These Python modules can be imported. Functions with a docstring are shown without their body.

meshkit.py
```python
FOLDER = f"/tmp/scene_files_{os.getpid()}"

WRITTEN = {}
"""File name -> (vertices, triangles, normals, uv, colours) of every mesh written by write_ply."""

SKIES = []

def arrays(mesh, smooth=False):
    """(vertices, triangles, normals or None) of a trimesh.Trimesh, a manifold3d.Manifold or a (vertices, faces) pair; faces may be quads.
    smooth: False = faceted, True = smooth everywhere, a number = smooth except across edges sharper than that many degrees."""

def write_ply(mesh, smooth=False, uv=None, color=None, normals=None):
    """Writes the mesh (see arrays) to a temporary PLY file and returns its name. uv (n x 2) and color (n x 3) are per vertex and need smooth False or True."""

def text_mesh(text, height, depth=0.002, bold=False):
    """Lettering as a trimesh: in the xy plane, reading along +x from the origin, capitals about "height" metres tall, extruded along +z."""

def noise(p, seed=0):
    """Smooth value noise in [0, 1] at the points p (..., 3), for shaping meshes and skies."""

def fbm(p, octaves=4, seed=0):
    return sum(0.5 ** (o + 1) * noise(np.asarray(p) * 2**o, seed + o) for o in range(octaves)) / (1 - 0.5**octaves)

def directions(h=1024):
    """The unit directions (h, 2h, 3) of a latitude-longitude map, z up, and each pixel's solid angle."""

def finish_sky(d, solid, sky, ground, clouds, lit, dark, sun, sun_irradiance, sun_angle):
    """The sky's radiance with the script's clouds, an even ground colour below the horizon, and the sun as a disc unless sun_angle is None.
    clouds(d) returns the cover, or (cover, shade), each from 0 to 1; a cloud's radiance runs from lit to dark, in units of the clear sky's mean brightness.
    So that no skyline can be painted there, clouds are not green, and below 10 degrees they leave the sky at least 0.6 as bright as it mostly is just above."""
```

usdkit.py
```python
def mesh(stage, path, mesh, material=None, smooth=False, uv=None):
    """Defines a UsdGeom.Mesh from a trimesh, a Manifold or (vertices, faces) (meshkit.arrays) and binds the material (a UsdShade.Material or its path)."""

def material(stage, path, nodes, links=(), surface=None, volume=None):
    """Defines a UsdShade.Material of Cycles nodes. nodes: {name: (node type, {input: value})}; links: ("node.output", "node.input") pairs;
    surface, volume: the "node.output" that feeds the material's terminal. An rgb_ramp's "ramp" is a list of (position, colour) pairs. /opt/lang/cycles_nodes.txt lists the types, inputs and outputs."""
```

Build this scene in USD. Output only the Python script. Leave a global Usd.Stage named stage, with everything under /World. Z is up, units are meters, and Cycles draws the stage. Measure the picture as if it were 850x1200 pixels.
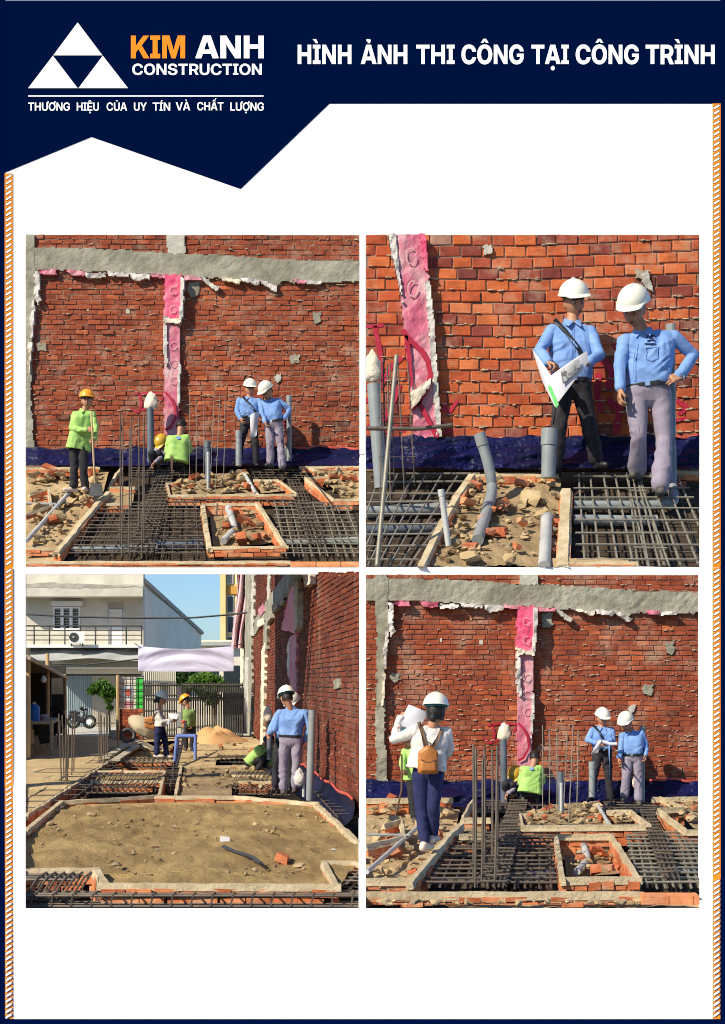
import math, random
import numpy as np, trimesh, usdkit, meshkit
import manifold3d as m3
from shapely.geometry import Polygon, LineString, box as sbox
from shapely.ops import unary_union
from pxr import Usd, UsdGeom, UsdLux, UsdShade, Sdf, Gf

stage = Usd.Stage.CreateInMemory()
UsdGeom.SetStageUpAxis(stage, UsdGeom.Tokens.z)
UsdGeom.SetStageMetersPerUnit(stage, 1.0)
UsdGeom.Xform.Define(stage, '/World')
UsdGeom.Scope.Define(stage, '/World/Looks')

# ------------------------------------------------------------------ camera, sky, sun, exposure
FPX, CX, HZ, EYE = 1500.0, 425.0, 800.0, 1.76          # focal length and principal point in photo pixels, eye height in metres
cam = UsdGeom.Camera.Define(stage, '/World/camera')
cam.CreateHorizontalApertureAttr(36.0)
cam.CreateFocalLengthAttr(36.0 * FPX / 850)
cam.CreateVerticalApertureOffsetAttr(36.0 * (HZ - 600) / 850)
cam.AddTranslateOp().Set(Gf.Vec3d(0, 0, EYE)); cam.AddRotateXOp().Set(90.0)
cam.CreateClippingRangeAttr(Gf.Vec2f(0.1, 5000))
cam.CreateExposureAttr(0.55)
cam.CreateFStopAttr(0.0)
SUN_AZ, SUN_EL = math.radians(-50), math.radians(37)     # azimuth measured from behind the camera, negative = left
TO_SUN = np.array([math.sin(SUN_AZ) * math.cos(SUN_EL), -math.cos(SUN_AZ) * math.cos(SUN_EL), math.sin(SUN_EL)])
usdkit.material(stage, '/World/Looks/sky_material', {
    's': ('sky_texture', {'sky_type': 'single_scattering', 'sun_disc': False, 'sun_elevation': SUN_EL, 'sun_rotation': math.atan2(TO_SUN[0], TO_SUN[1]), 'aerosol_density': 0.6, 'air_density': 1.0, 'ozone_density': 2.0}),
    'm': ('mix_color', {'blend_type': 'multiply', 'fac': 1.0, 'b': (0.74, 0.95, 1.22)}), 'b': ('background_shader', {'strength': 0.085})}, [('s.color', 'm.a'), ('m.result', 'b.color')], surface='b.background')
dome = UsdLux.DomeLight.Define(stage, '/World/sky')
UsdShade.MaterialBindingAPI.Apply(dome.GetPrim()).Bind(UsdShade.Material.Get(stage, '/World/Looks/sky_material'))
sun = UsdLux.DistantLight.Define(stage, '/World/sun')
sun.CreateIntensityAttr(1.2); sun.CreateAngleAttr(0.53); sun.CreateColorAttr(Gf.Vec3f(1.0, 0.90, 0.72)); sun.CreateNormalizeAttr(True)
sun.AddTransformOp().Set(Gf.Matrix4d().SetLookAt(Gf.Vec3d(*TO_SUN), Gf.Vec3d(0, 0, 0), Gf.Vec3d(0, 0, 1)).GetInverse())

# ------------------------------------------------------------------ helpers
V = np.array
def at(px, py, d):
    return V([(px - CX) / FPX * d, d, EYE + (HZ - py) / FPX * d])

class Ground:
    """A ground plane z = a + b*d; pt gives the point where a pixel of the photograph meets it (raised by h)."""
    def __init__(s, f, b, dx=0, dy=0):
        (d0, r0), (d1, r1) = f, b
        z0, z1 = EYE + (HZ - r0) / FPX * d0, EYE + (HZ - r1) / FPX * d1
        s.b = (z1 - z0) / (d1 - d0); s.a = z0 - s.b * d0; s.dx, s.dy = dx, dy; s.d0, s.d1 = d0, d1
    def depth(s, py, h=0.0):
        k = (HZ - (py + s.dy)) / FPX
        return (s.a + h - EYE) / (k - s.b)
    def pt(s, px, py, h=0.0):
        return at(px + s.dx, py + s.dy, s.depth(py, h))
    def up(s, px, py, d):                               # a point at a known depth
        return at(px + s.dx, py + s.dy, d)
    def z(s, d): return s.a + s.b * d

_used = {}
def numbered(parent, name):
    k = (parent, name); n = _used.get(k, -1) + 1; _used[k] = n
    return name if n == 0 else '%s_%03d' % (name, n)
def path_of(p): return '/World' if p is None else str(p.GetPath())
def tag(p, label=None, cat=None, group=None, kind=None):
    p = p.GetPrim() if hasattr(p, 'GetPrim') else p
    for k, v in (('label', label), ('category', cat), ('group', group), ('kind', kind)):
        if v: p.SetCustomDataByKey(k, v)
    return p
def thing(name, label, cat, group=None, loc=None):
    x = UsdGeom.Xform.Define(stage, '/World/' + numbered('/World', name))
    if loc is not None: x.AddTranslateOp().Set(Gf.Vec3d(*map(float, loc)))
    p = x.GetPrim(); p.SetCustomDataByKey('_', 0); p.ClearCustomDataByKey('_')
    ORIGIN[str(p.GetPath())] = V(loc if loc is not None else (0, 0, 0), )
    return tag(p, label, cat, group)
ORIGIN = {}
TRIM = [None]
def trimmed(mesh, uv):
    """Each yard ends where its ground slab ends: what sticks out over the cut edge is sawn off."""
    x0, x1, ground = TRIM[0]
    e = V([0, 0, EYE]); planes = []
    planes.append(V([1, -(x0 - CX) / FPX, 0])); planes.append(V([-1, (x1 - CX) / FPX, 0]))
    if ground: planes.append(V([0, (ground - HZ) / FPX, 1.0]))
    for n in planes:
        d = (mesh.vertices - e) @ n
        if d.min() > -1e-4: continue
        if d.max() < 1e-3: return None, None
        tu = uv[0] if uv is not None else None
        r = None
        if mesh.is_watertight:
            try:
                r = to_tri(to_man(mesh).trim_by_plane(tuple(n), float(e @ n)))
                if len(r.faces) == 0: r = None
            except Exception: r = None
        if r is None: r = trimesh.intersections.slice_mesh_plane(mesh, n, e)
        if len(r.faces) == 0: return None, None
        mesh = r
        if uv is not None: uv = np.tile(tu, (len(mesh.vertices), 1))
    return mesh, uv
def obj(name, mesh, mat, parent=None, smooth=False, uv=None, kind=None, label=None):
    pp = path_of(parent)
    q = pp
    while q not in ORIGIN and q.count('/') > 1: q = q.rsplit('/', 1)[0]
    o = ORIGIN.get(q)
    if isinstance(mesh, (list, tuple)) and len(mesh) and isinstance(mesh[0], trimesh.Trimesh): mesh = trimesh.util.concatenate(list(mesh))
    if hasattr(mesh, 'to_mesh'): mesh = to_tri(mesh)
    if isinstance(mesh, tuple): mesh = trimesh.Trimesh(mesh[0], mesh[1] if np.shape(mesh[1])[1] == 3 else quads(mesh[1]), process=False)
    if TRIM[0] is not None:
        full = mesh; mesh, u2 = trimmed(mesh, uv)
        if mesh is None: return None
        if uv is not None and len(full.vertices) != len(mesh.vertices): uv = u2
    if o is not None and np.any(o): mesh = trimesh.Trimesh(mesh.vertices - o, mesh.faces, process=False)
    p = usdkit.mesh(stage, pp + '/' + numbered(pp, name), mesh, '/World/Looks/' + mat, smooth=smooth, uv=uv).GetPrim()
    return tag(p, label, None, None, kind)
def single(name, mesh, mat, label, cat, group=None, smooth=False, uv=None, kind=None):
    p = obj(name, mesh, mat, None, smooth, uv)
    return tag(p, label, cat, group, kind) if p is not None else None
def quads(f): f = np.asarray(f); return np.vstack([f[:, [0, 1, 2]], f[:, [0, 2, 3]]])
def to_tri(m):
    m = m.to_mesh(); return trimesh.Trimesh(m.vert_properties[:, :3], m.tri_verts, process=False)
def to_man(t):
    return m3.Manifold(m3.Mesh(np.asarray(t.vertices, np.float32), np.asarray(t.faces, np.uint32)))
BOXF = V([[0, 3, 2, 1], [4, 5, 6, 7], [0, 1, 5, 4], [1, 2, 6, 5], [2, 3, 7, 6], [3, 0, 4, 7]])
def hexa(b, t):
    """Six-sided block from four bottom and four top corners (anticlockwise from above)."""
    return trimesh.Trimesh(np.vstack([b, t]), quads(BOXF), process=False)
def bx(x0, x1, y0, y1, z0, z1):
    return hexa(V([[x0, y0, z0], [x1, y0, z0], [x1, y1, z0], [x0, y1, z0]]), V([[x0, y0, z1], [x1, y0, z1], [x1, y1, z1], [x0, y1, z1]]))
def plate(pix, d, t, dx=0, dy=0):
    """A flat upright plate with the outline pix (photo pixels) whose front lies at depth d."""
    P = pix if hasattr(pix, 'geom_type') else Polygon(pix)
    if not P.is_valid: P = P.buffer(0)
    out = []
    for g in getattr(P, 'geoms', [P]):
        if g.area < 0.05: continue
        m = trimesh.creation.extrude_polygon(g, 1.0, engine='earcut')
        v = m.vertices.copy()
        w = np.stack([(v[:, 0] + dx - CX) / FPX * d, d + t * (1 - v[:, 2]), EYE + (HZ - v[:, 1] - dy) / FPX * d], 1)
        f = m.faces[:, ::-1]
        q = trimesh.Trimesh(w, f, process=False)
        if q.volume < 0: q.invert()
        out.append(q)
    return trimesh.util.concatenate(out)
def tube(pts, r, n=6, ribs=0, cap=True):
    pts = V(pts, ); pts = np.asarray(pts, float)
    if ribs:
        L = np.linalg.norm(np.diff(pts, axis=0), axis=1).sum(); k = max(int(L / ribs) * 2, 2)
        s = np.r_[0, np.cumsum(np.linalg.norm(np.diff(pts, axis=0), axis=1))]
        q = np.linspace(0, L, k); pts = np.stack([np.interp(q, s, pts[:, i]) for i in range(3)], 1)
        rr = np.where(np.arange(k) % 2 == 0, r * 1.18, r * 0.9)
    else: rr = np.full(len(pts), r) if np.ndim(r) == 0 else np.asarray(r, float)
    t = np.gradient(pts, axis=0); t /= np.maximum(np.linalg.norm(t, axis=1, keepdims=True), 1e-9)
    ref = V([0, 0, 1.0]) if abs(t[:, 2]).mean() < 0.9 else V([1.0, 0, 0])
    a = np.cross(t, ref); a /= np.maximum(np.linalg.norm(a, axis=1, keepdims=True), 1e-9); b = np.cross(t, a)
    th = np.arange(n) / n * 2 * np.pi
    v = (pts[:, None] + rr[:, None, None] * (np.cos(th)[None, :, None] * a[:, None] + np.sin(th)[None, :, None] * b[:, None])).reshape(-1, 3)
    i, j = np.meshgrid(np.arange(len(pts) - 1), np.arange(n), indexing='ij'); j2 = (j + 1) % n
    f = np.stack([i * n + j, (i + 1) * n + j, (i + 1) * n + j2, i * n + j2], -1).reshape(-1, 4)
    f = quads(f)
    if cap:
        v = np.vstack([v, pts[0], pts[-1]]); c0, c1 = len(v) - 2, len(v) - 1; k = (len(pts) - 1) * n
        jj = np.arange(n); f = np.vstack([f, np.stack([np.full(n, c0), jj, (jj + 1) % n], 1), np.stack([np.full(n, c1), k + (jj + 1) % n, k + jj], 1)])
    m = trimesh.Trimesh(v, f, process=False)
    if m.volume < 0: m.invert()
    return m
def bend(pts, n=5):
    """Rounds the corners of a polyline."""
    pts = [V(p, ) for p in pts]; out = [pts[0]]
    for a, b, c in zip(pts[:-2], pts[1:-1], pts[2:]):
        for t in np.linspace(0.0, 1.0, n):
            p, q = b + (a - b) * 0.3, b + (c - b) * 0.3
            out.append((1 - t) ** 2 * p + 2 * t * (1 - t) * b + t * t * q)
    return np.array(out + [pts[-1]])
def sheet(fn, nu, nv, thick=0.0):
    """Grid surface fn(u, v) -> point, u and v in 0..1; a thickness makes it a closed skin."""
    u, v = np.meshgrid(np.linspace(0, 1, nu), np.linspace(0, 1, nv), indexing='ij')
    P = fn(u, v); P = np.stack(P, -1) if isinstance(P, tuple) else P
    P = P.reshape(-1, 3)
    i, j = np.meshgrid(np.arange(nu - 1), np.arange(nv - 1), indexing='ij')
    f = np.stack([i * nv + j, (i + 1) * nv + j, (i + 1) * nv + j + 1, i * nv + j + 1], -1).reshape(-1, 4)
    m = trimesh.Trimesh(P, quads(f), process=False)
    if thick:
        n = m.vertex_normals; k = len(P)
        e = m.edges_unique[np.bincount(m.edges_unique_inverse) == 1] if False else None
        rim = [i * nv for i in range(nu)] + [(nu - 1) * nv + j for j in range(1, nv)] + [i * nv + nv - 1 for i in range(nu - 2, -1, -1)] + list(range(nv - 2, 0, -1))
        r = V(rim); r2 = np.roll(r, -1)
        F = np.vstack([m.faces, m.faces[:, ::-1] + k, quads(np.stack([r2, r, r + k, r2 + k], 1))])
        m = trimesh.Trimesh(np.vstack([P, P - n * thick]), F, process=False)
    return m
ICO = [trimesh.creation.icosphere(i) for i in range(5)]
def rock(p, s, seed, sub=2, rough=0.35, flat=(1, 1, 0.75)):
    """A broken, angular lump."""
    r = np.random.default_rng(int(seed) + 17)
    q = r.normal(0, 1, (9 if sub < 2 else 16, 3)); q /= np.linalg.norm(q, axis=1, keepdims=True); q *= r.uniform(0.72, 1.12, (len(q), 1))
    q = q * V([1.2, r.uniform(0.75, 1.0), r.uniform(0.55, 0.85)]) * V(flat) / V([1, 1, 0.75])
    a = r.uniform(0, 6.28); c, t = math.cos(a), math.sin(a)
    m = to_tri(m3.Manifold.hull_points(q @ V([[c, -t, 0], [t, c, 0], [0, 0, 1]])))
    v, f = m.vertices, m.faces
    if sub >= 2:
        m = trimesh.Trimesh(v, f).subdivide().subdivide(); v, f = m.vertices, m.faces
        v = v * (1 + 0.16 * (meshkit.fbm(v * 2.3 + seed, 3, int(seed)) - 0.5))[:, None]
    return trimesh.Trimesh(v * s + p, f, process=False)
def ball(p, r, sub=2): return trimesh.Trimesh(ICO[sub].vertices * r + V(p, ), ICO[sub].faces, process=False)

# ------------------------------------------------------------------ materials
def mat(name, col, col2=None, scale=4.0, rough=0.85, bump=0.0, bscale=None, detail=6, spec=0.3, ramp=(0.35, 0.65), metal=0.0, extra=None, stretch=None, trans=0):
    n = {'g': ('geometry', {}), 'p': ('principled_bsdf', {'roughness': rough, 'specular_ior_level': spec, 'metallic': metal, 'base_color': col})}
    l = []; src = 'g.position'
    if stretch:
        n['mp'] = ('mapping', {'scale': stretch}); l.append(('g.position', 'mp.vector')); src = 'mp.vector'
    if col2 is not None:
        n['n'] = ('noise_texture', {'scale': scale, 'detail': detail, 'roughness': 0.65})
        stops = [(ramp[0], col), (ramp[1], col2)] + ([(ramp[1] + 0.12, extra)] if extra else [])
        n['r'] = ('rgb_ramp', {'ramp': stops})
        l += [(src, 'n.vector'), ('n.fac', 'r.fac'), ('r.color', 'p.base_color')]
    if bump:
        n['bn'] = ('noise_texture', {'scale': bscale or scale * 5, 'detail': 6, 'roughness': 0.7})
        n['b'] = ('bump', {'strength': 1.0, 'distance': bump})
        l += [(src, 'bn.vector'), ('bn.fac', 'b.height'), ('b.normal', 'p.normal')]
    surf = 'p.BSDF'
    if trans:
        n['t'] = ('translucent_bsdf', {'color': col2 or col}); n['m'] = ('mix_closure', {'fac': trans})
        l += [('p.BSDF', 'm.closure1'), ('t.BSDF', 'm.closure2')]; surf = 'm.closure'
    usdkit.material(stage, '/World/Looks/' + name, n, l, surface=surf)
    return name
def brick_mat(name, stops, dirt, scale, bump=0.006):
    """Fired clay whose tone is picked per brick (stored in st.x), with blotches of dried mortar."""
    usdkit.material(stage, '/World/Looks/' + name, {
        'g': ('geometry', {}), 'tc': ('texture_coordinate', {}), 's': ('separate_xyz', {}), 'r': ('rgb_ramp', {'ramp': stops}),
        'n': ('noise_texture', {'scale': scale, 'detail': 6, 'roughness': 0.7}), 'nr': ('rgb_ramp', {'ramp': [(0.3, (0.55, 0.5, 0.5)), (0.6, (1.1, 1.1, 1.1))]}),
        'mx': ('mix_color', {'blend_type': 'multiply', 'fac': 0.8}),
        'd': ('noise_texture', {'scale': scale * 0.45, 'detail': 8, 'roughness': 0.75}), 'dr': ('rgb_ramp', {'ramp': [(0.50, (0, 0, 0)), (0.60, (0.30, 0.30, 0.30)), (0.72, (0.75, 0.75, 0.75))]}),
        'm2': ('mix_color', {'b': dirt}), 'gm': ('mapping', {'scale': (0.25, 1.0, 2.2)}), 'bn': ('noise_texture', {'scale': scale * 6, 'detail': 5}), 'b': ('bump', {'distance': bump, 'strength': 1.0}),
        'p': ('principled_bsdf', {'roughness': 0.9, 'specular_ior_level': 0.2})},
        [('tc.UV', 's.vector'), ('s.x', 'r.fac'), ('g.position', 'n.vector'), ('n.fac', 'nr.fac'), ('r.color', 'mx.a'), ('nr.color', 'mx.b'), ('g.position', 'd.vector'), ('d.fac', 'dr.fac'),
         ('dr.color', 'm2.fac'), ('mx.result', 'm2.a'), ('m2.result', 'p.base_color'), ('g.position', 'gm.vector'), ('gm.vector', 'bn.vector'), ('bn.fac', 'b.height'), ('b.normal', 'p.normal')], surface='p.BSDF')
    return name
MORTAR = (0.42, 0.37, 0.28)
BR = [(0.0, (0.08, 0.028, 0.021)), (0.15, (0.14, 0.040, 0.025)), (0.4, (0.23, 0.052, 0.026)), (0.65, (0.34, 0.078, 0.030)), (0.85, (0.46, 0.13, 0.05)), (0.93, (0.33, 0.10, 0.07)), (1.0, (0.34, 0.28, 0.22))]
BRO = [(0.0, (0.12, 0.035, 0.03)), (0.15, (0.24, 0.05, 0.035)), (0.4, (0.42, 0.085, 0.03)), (0.7, (0.52, 0.125, 0.038)), (0.9, (0.58, 0.19, 0.08)), (1.0, (0.30, 0.22, 0.17))]
brick_mat('red_brick', BR, (0.40, 0.30, 0.21), 5.0)
brick_mat('orange_brick', BRO, (0.42, 0.32, 0.22), 4.0)
brick_mat('shaded_brick', [(a, (c[0] * 0.68, c[1] * 0.68, c[2] * 0.66)) for a, c in BR], (0.22, 0.14, 0.10), 2.5)  # red brick scaled darker; the colour stands in for shade on the yard wall
brick_mat('kerb_brick', [(0, (0.38, 0.10, 0.04)), (0.5, (0.55, 0.17, 0.06)), (1, (0.66, 0.27, 0.12))], (0.5, 0.40, 0.27), 6.0)
mat('mortar', (0.30, 0.24, 0.17), (0.44, 0.38, 0.29), 9, 0.95, 0.01)
mat('mortar_dark', (0.18, 0.105, 0.07), (0.30, 0.20, 0.14), 6, 0.95, 0.01)
mat('mortar_crumb', (0.34, 0.255, 0.165), (0.54, 0.43, 0.30), 7, 0.95, 0.008)
mat('kerb_mortar', (0.36, 0.28, 0.165), (0.55, 0.45, 0.29), 3.5, 0.95, 0.02, 22)
mat('concrete', (0.20, 0.19, 0.14), (0.36, 0.34, 0.27), 1.6, 0.95, 0.03, 9, extra=(0.46, 0.43, 0.34))
mat('concrete_light', (0.38, 0.36, 0.31), (0.55, 0.52, 0.45), 2.5, 0.95, 0.02, 12)
mat('soil', (0.24, 0.165, 0.085), (0.40, 0.29, 0.155), 1.3, 1.0, 0.04, 24, extra=(0.48, 0.38, 0.22))
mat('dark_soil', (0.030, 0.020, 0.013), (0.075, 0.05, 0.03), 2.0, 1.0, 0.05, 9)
mat('yard_soil', (0.42, 0.29, 0.135), (0.54, 0.40, 0.21), 0.8, 1.0, 0.03, 16)
mat('bed_soil', (0.23, 0.145, 0.055), (0.43, 0.295, 0.12), 0.8, 1.0, 0.045, 26, extra=(0.44, 0.32, 0.17))
mat('shaded_tarp', (0.003, 0.003, 0.016), (0.006, 0.006, 0.03), 1.5, 0.5, 0.012, 5, spec=0.2)  # darker copy of the tarp blue, shade put into the colour
mat('sand', (0.55, 0.30, 0.12), (0.66, 0.40, 0.18), 1.0, 1.0, 0.03, 12)
mat('rubble', (0.30, 0.205, 0.10), (0.47, 0.345, 0.19), 1.5, 1.0, 0.03, 10)
mat('grey_rubble', (0.20, 0.15, 0.09), (0.40, 0.31, 0.19), 2, 1.0, 0.03, 10)
mat('rebar_steel', (0.075, 0.068, 0.058), (0.16, 0.115, 0.08), 6, 0.55, 0.0, metal=0.35, spec=0.5)
mat('rebar_light', (0.17, 0.16, 0.125), (0.26, 0.235, 0.18), 6, 0.5, 0.0, metal=0.2, spec=0.5)
mat('pvc_grey', (0.19, 0.21, 0.215), (0.255, 0.275, 0.275), 2, 0.42, 0.0, spec=0.5)
mat('pvc_dark', (0.07, 0.085, 0.11), (0.12, 0.14, 0.165), 2, 0.42, 0.0, spec=0.5)
mat('pvc_light', (0.33, 0.34, 0.33), (0.44, 0.44, 0.42), 3, 0.45, 0.0, spec=0.5)
mat('pink_plastic', (0.48, 0.10, 0.17), (0.56, 0.30, 0.32), 3.2, 0.5, 0.02, 7, extra=(0.60, 0.48, 0.44), stretch=(1, 1, 0.5), ramp=(0.42, 0.63))
mat('faded_print', (0.58, 0.42, 0.42), (0.55, 0.25, 0.29), 8, 0.6)
mat('hot_pink_plastic', (0.62, 0.05, 0.14), (0.70, 0.16, 0.24), 3.0, 0.45, 0.02, 5)
mat('white_plastic', (0.42, 0.38, 0.34), (0.66, 0.62, 0.57), 3, 0.5, 0.03, 6)
mat('red_paint', (0.33, 0.008, 0.030), (0.42, 0.02, 0.05), 5, 0.6)
mat('blue_tarp', (0.0025, 0.003, 0.018), (0.005, 0.007, 0.062), 1.6, 0.45, 0.008, 9, spec=0.22, stretch=(0.6, 0.6, 1.6))
mat('red_hem', (0.45, 0.06, 0.05), (0.5, 0.1, 0.07), 3, 0.7)
mat('cement_bag', (0.60, 0.50, 0.36), (0.75, 0.68, 0.56), 4, 0.8, 0.03, 8)
mat('wood', (0.42, 0.27, 0.12), (0.58, 0.42, 0.22), 3, 0.7, 0.004, stretch=(6, 6, 0.6))
mat('weathered_wood', (0.35, 0.29, 0.21), (0.50, 0.44, 0.34), 3, 0.85, 0.008, stretch=(3, 1, 3))
mat('dark_metal', (0.03, 0.03, 0.032), None, rough=0.5, spec=0.5)
# page
mat('page_white', (0.90, 0.90, 0.90), None, rough=0.7, spec=0.1)
mat('page_navy', (0.0, 0.0048, 0.036), None, rough=0.9, spec=0.0)
mat('page_orange', (0.93, 0.26, 0.02), None, rough=0.8, spec=0.05)
mat('page_black', (0.02, 0.012, 0.008), None, rough=0.8, spec=0.05)
# clothes, skin
mat('skin', (0.36, 0.165, 0.095), (0.43, 0.215, 0.125), 20, 0.5, 0, spec=0.35)
mat('lip', (0.22, 0.055, 0.045), None, rough=0.5)
mat('eye_white', (0.6, 0.57, 0.52), None, rough=0.25, spec=0.5)
mat('iris', (0.012, 0.008, 0.006), None, rough=0.15, spec=0.5)
mat('hair', (0.008, 0.007, 0.007), (0.02, 0.016, 0.014), 40, 0.5, 0.004, 60)
mat('helmet_white', (0.66, 0.655, 0.56), None, rough=0.28, spec=0.5)
mat('helmet_orange', (0.88, 0.33, 0.015), None, rough=0.3, spec=0.5)
mat('helmet_yellow', (0.52, 0.31, 0.03), None, rough=0.3, spec=0.5)
mat('helmet_band', (0.02, 0.09, 0.10), None, rough=0.6)
mat('shirt_olive', (0.16, 0.25, 0.07), (0.22, 0.32, 0.10), 6, 0.8, 0.006, 30)
mat('shirt_blue', (0.135, 0.25, 0.52), (0.19, 0.32, 0.60), 6, 0.8, 0.006, 30, stretch=(1, 1, 1))
mat('shirt_green', (0.27, 0.47, 0.11), (0.36, 0.58, 0.16), 6, 0.8, 0.006, 30)
mat('shirt_white', (0.54, 0.50, 0.46), (0.62, 0.58, 0.53), 6, 0.8, 0.006, 30)
mat('trousers_grey', (0.21, 0.18, 0.235), (0.27, 0.235, 0.29), 5, 0.85, 0.006, 26)
mat('trousers_black', (0.014, 0.013, 0.018), (0.03, 0.028, 0.033), 5, 0.85, 0.006, 26)
mat('trousers_navy', (0.012, 0.014, 0.060), (0.022, 0.026, 0.09), 5, 0.85, 0.006, 26)
mat('shoe_dark', (0.05, 0.048, 0.045), (0.11, 0.10, 0.09), 8, 0.7)
mat('shoe_tan', (0.55, 0.42, 0.34), (0.62, 0.5, 0.42), 8, 0.7)
mat('black_leather', (0.012, 0.012, 0.014), None, rough=0.4, spec=0.5)
mat('brown_leather', (0.30, 0.10, 0.018), (0.42, 0.16, 0.03), 5, 0.45, 0.004, 40, spec=0.5)
mat('strap_brown', (0.10, 0.055, 0.03), None, rough=0.6)
mat('paper', (0.62, 0.61, 0.66), (0.70, 0.69, 0.73), 3, 0.8, trans=0.15)
mat('print_grey', (0.10, 0.10, 0.11), (0.45, 0.45, 0.45), 9, 0.8, ramp=(0.45, 0.55))
mat('paper_green', (0.10, 0.62, 0.12), None, rough=0.7)
mat('steel_watch', (0.6, 0.6, 0.6), None, rough=0.25, metal=1.0)

# ------------------------------------------------------------------ the setting: ground far and wide
G1 = Ground((22.0, 665), (27.08, 531))
G2 = Ground((16.5, 665), (21.0, 538))
G3 = Ground((10.0, 1064), (20.0, 932))
G4 = Ground((10.0, 1064), (16.5, 927), 414, 388)
G4.b, G4.a = 0.0, 0.0
_z0, _z1 = 0.0, EYE + (HZ - 927) / FPX * 16.5
G4.b = (_z1 - _z0) / 6.5; G4.a = -G4.b * 10.0
def dirt(u, v):
    x, y = -400 + 800 * u, -60 + 1560 * v ** 2
    return np.stack([x, y, np.full_like(x, -0.30)], -1)
tag(obj('ground', sheet(dirt, 40, 60), 'dark_soil'), 'dark bare earth under and around the building site', 'ground', kind='structure')

# ------------------------------------------------------------------ the page: white boards and floor with the printed header and rope border
D_UP, D_LL, D_LR, Z_FLOOR = 27.12, 22.0, 16.6, 0.0
FONT = None
def word(text, x0, x1, base, cap, d, weight=700, depth=0.003):
    """Lettering that fills the width x0..x1 with capitals of height cap standing on row base."""
    from PIL import Image, ImageDraw, ImageFont
    import glob
    from shapely import affinity
    font = ImageFont.truetype(glob.glob('/opt/blender-*/*/datafiles/fonts/Inter.woff2')[0], 160)
    try: font.set_variation_by_axes([32, weight] if len(font.get_variation_axes()) > 1 else [weight])
    except Exception: pass
    a0, b0, a1, b1 = font.getbbox(text, anchor='ls')
    im = Image.new('L', (a1 - a0 + 20, b1 - b0 + 20))
    ImageDraw.Draw(im).text((10 - a0, 10 - b0), text, 255, font, anchor='ls')
    on = np.pad(np.asarray(im) > 127, ((0, 0), (1, 1))).astype(np.int8)
    rows, starts = np.nonzero(np.diff(on, axis=1) == 1); ends = np.nonzero(np.diff(on, axis=1) == -1)[1]
    shape = unary_union([sbox(s, r, e, r + 1) for r, s, e in zip(rows, starts, ends)]).buffer(0.7).buffer(-0.7).simplify(0.6)
    h0 = font.getbbox('H', anchor='ls'); ch = -h0[1]
    bx0, _, bx1, _ = shape.bounds; sx = (x1 - x0) / (bx1 - bx0); sy = cap / ch
    shape = affinity.affine_transform(shape, [sx, 0, 0, sy, x0 - sx * bx0, base - sy * (10 - b0)])
    return plate(shape, d, depth)
up = thing('poster_board', 'tall white poster board with navy header, company emblem and title lettering', 'board')
panel = sbox(5, 0, 845, 664.5)
navy = Polygon([(5, 0), (845, 0), (845, 121), (386, 121), (282, 221), (107, 160), (5, 202)])
obj('white_panel', plate(sbox(-30, -20, 880, 668), D_UP, 0.15), 'page_white', up)
obj('header_panel', plate(navy, D_UP - 0.01, 0.009), 'page_navy', up)
obj('border_bar', plate(sbox(-30, -20, 5.5, 664), D_UP - 0.012, 0.011), 'page_navy', up)
obj('border_bar', plate(sbox(844.5, -20, 880, 664), D_UP - 0.012, 0.011), 'page_navy', up)
DL = D_UP - 0.0135
em = obj('emblem', plate([(91, 26), (120, 64.5), (62.5, 64.5)], DL, 0.004), 'page_white', up)
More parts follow.
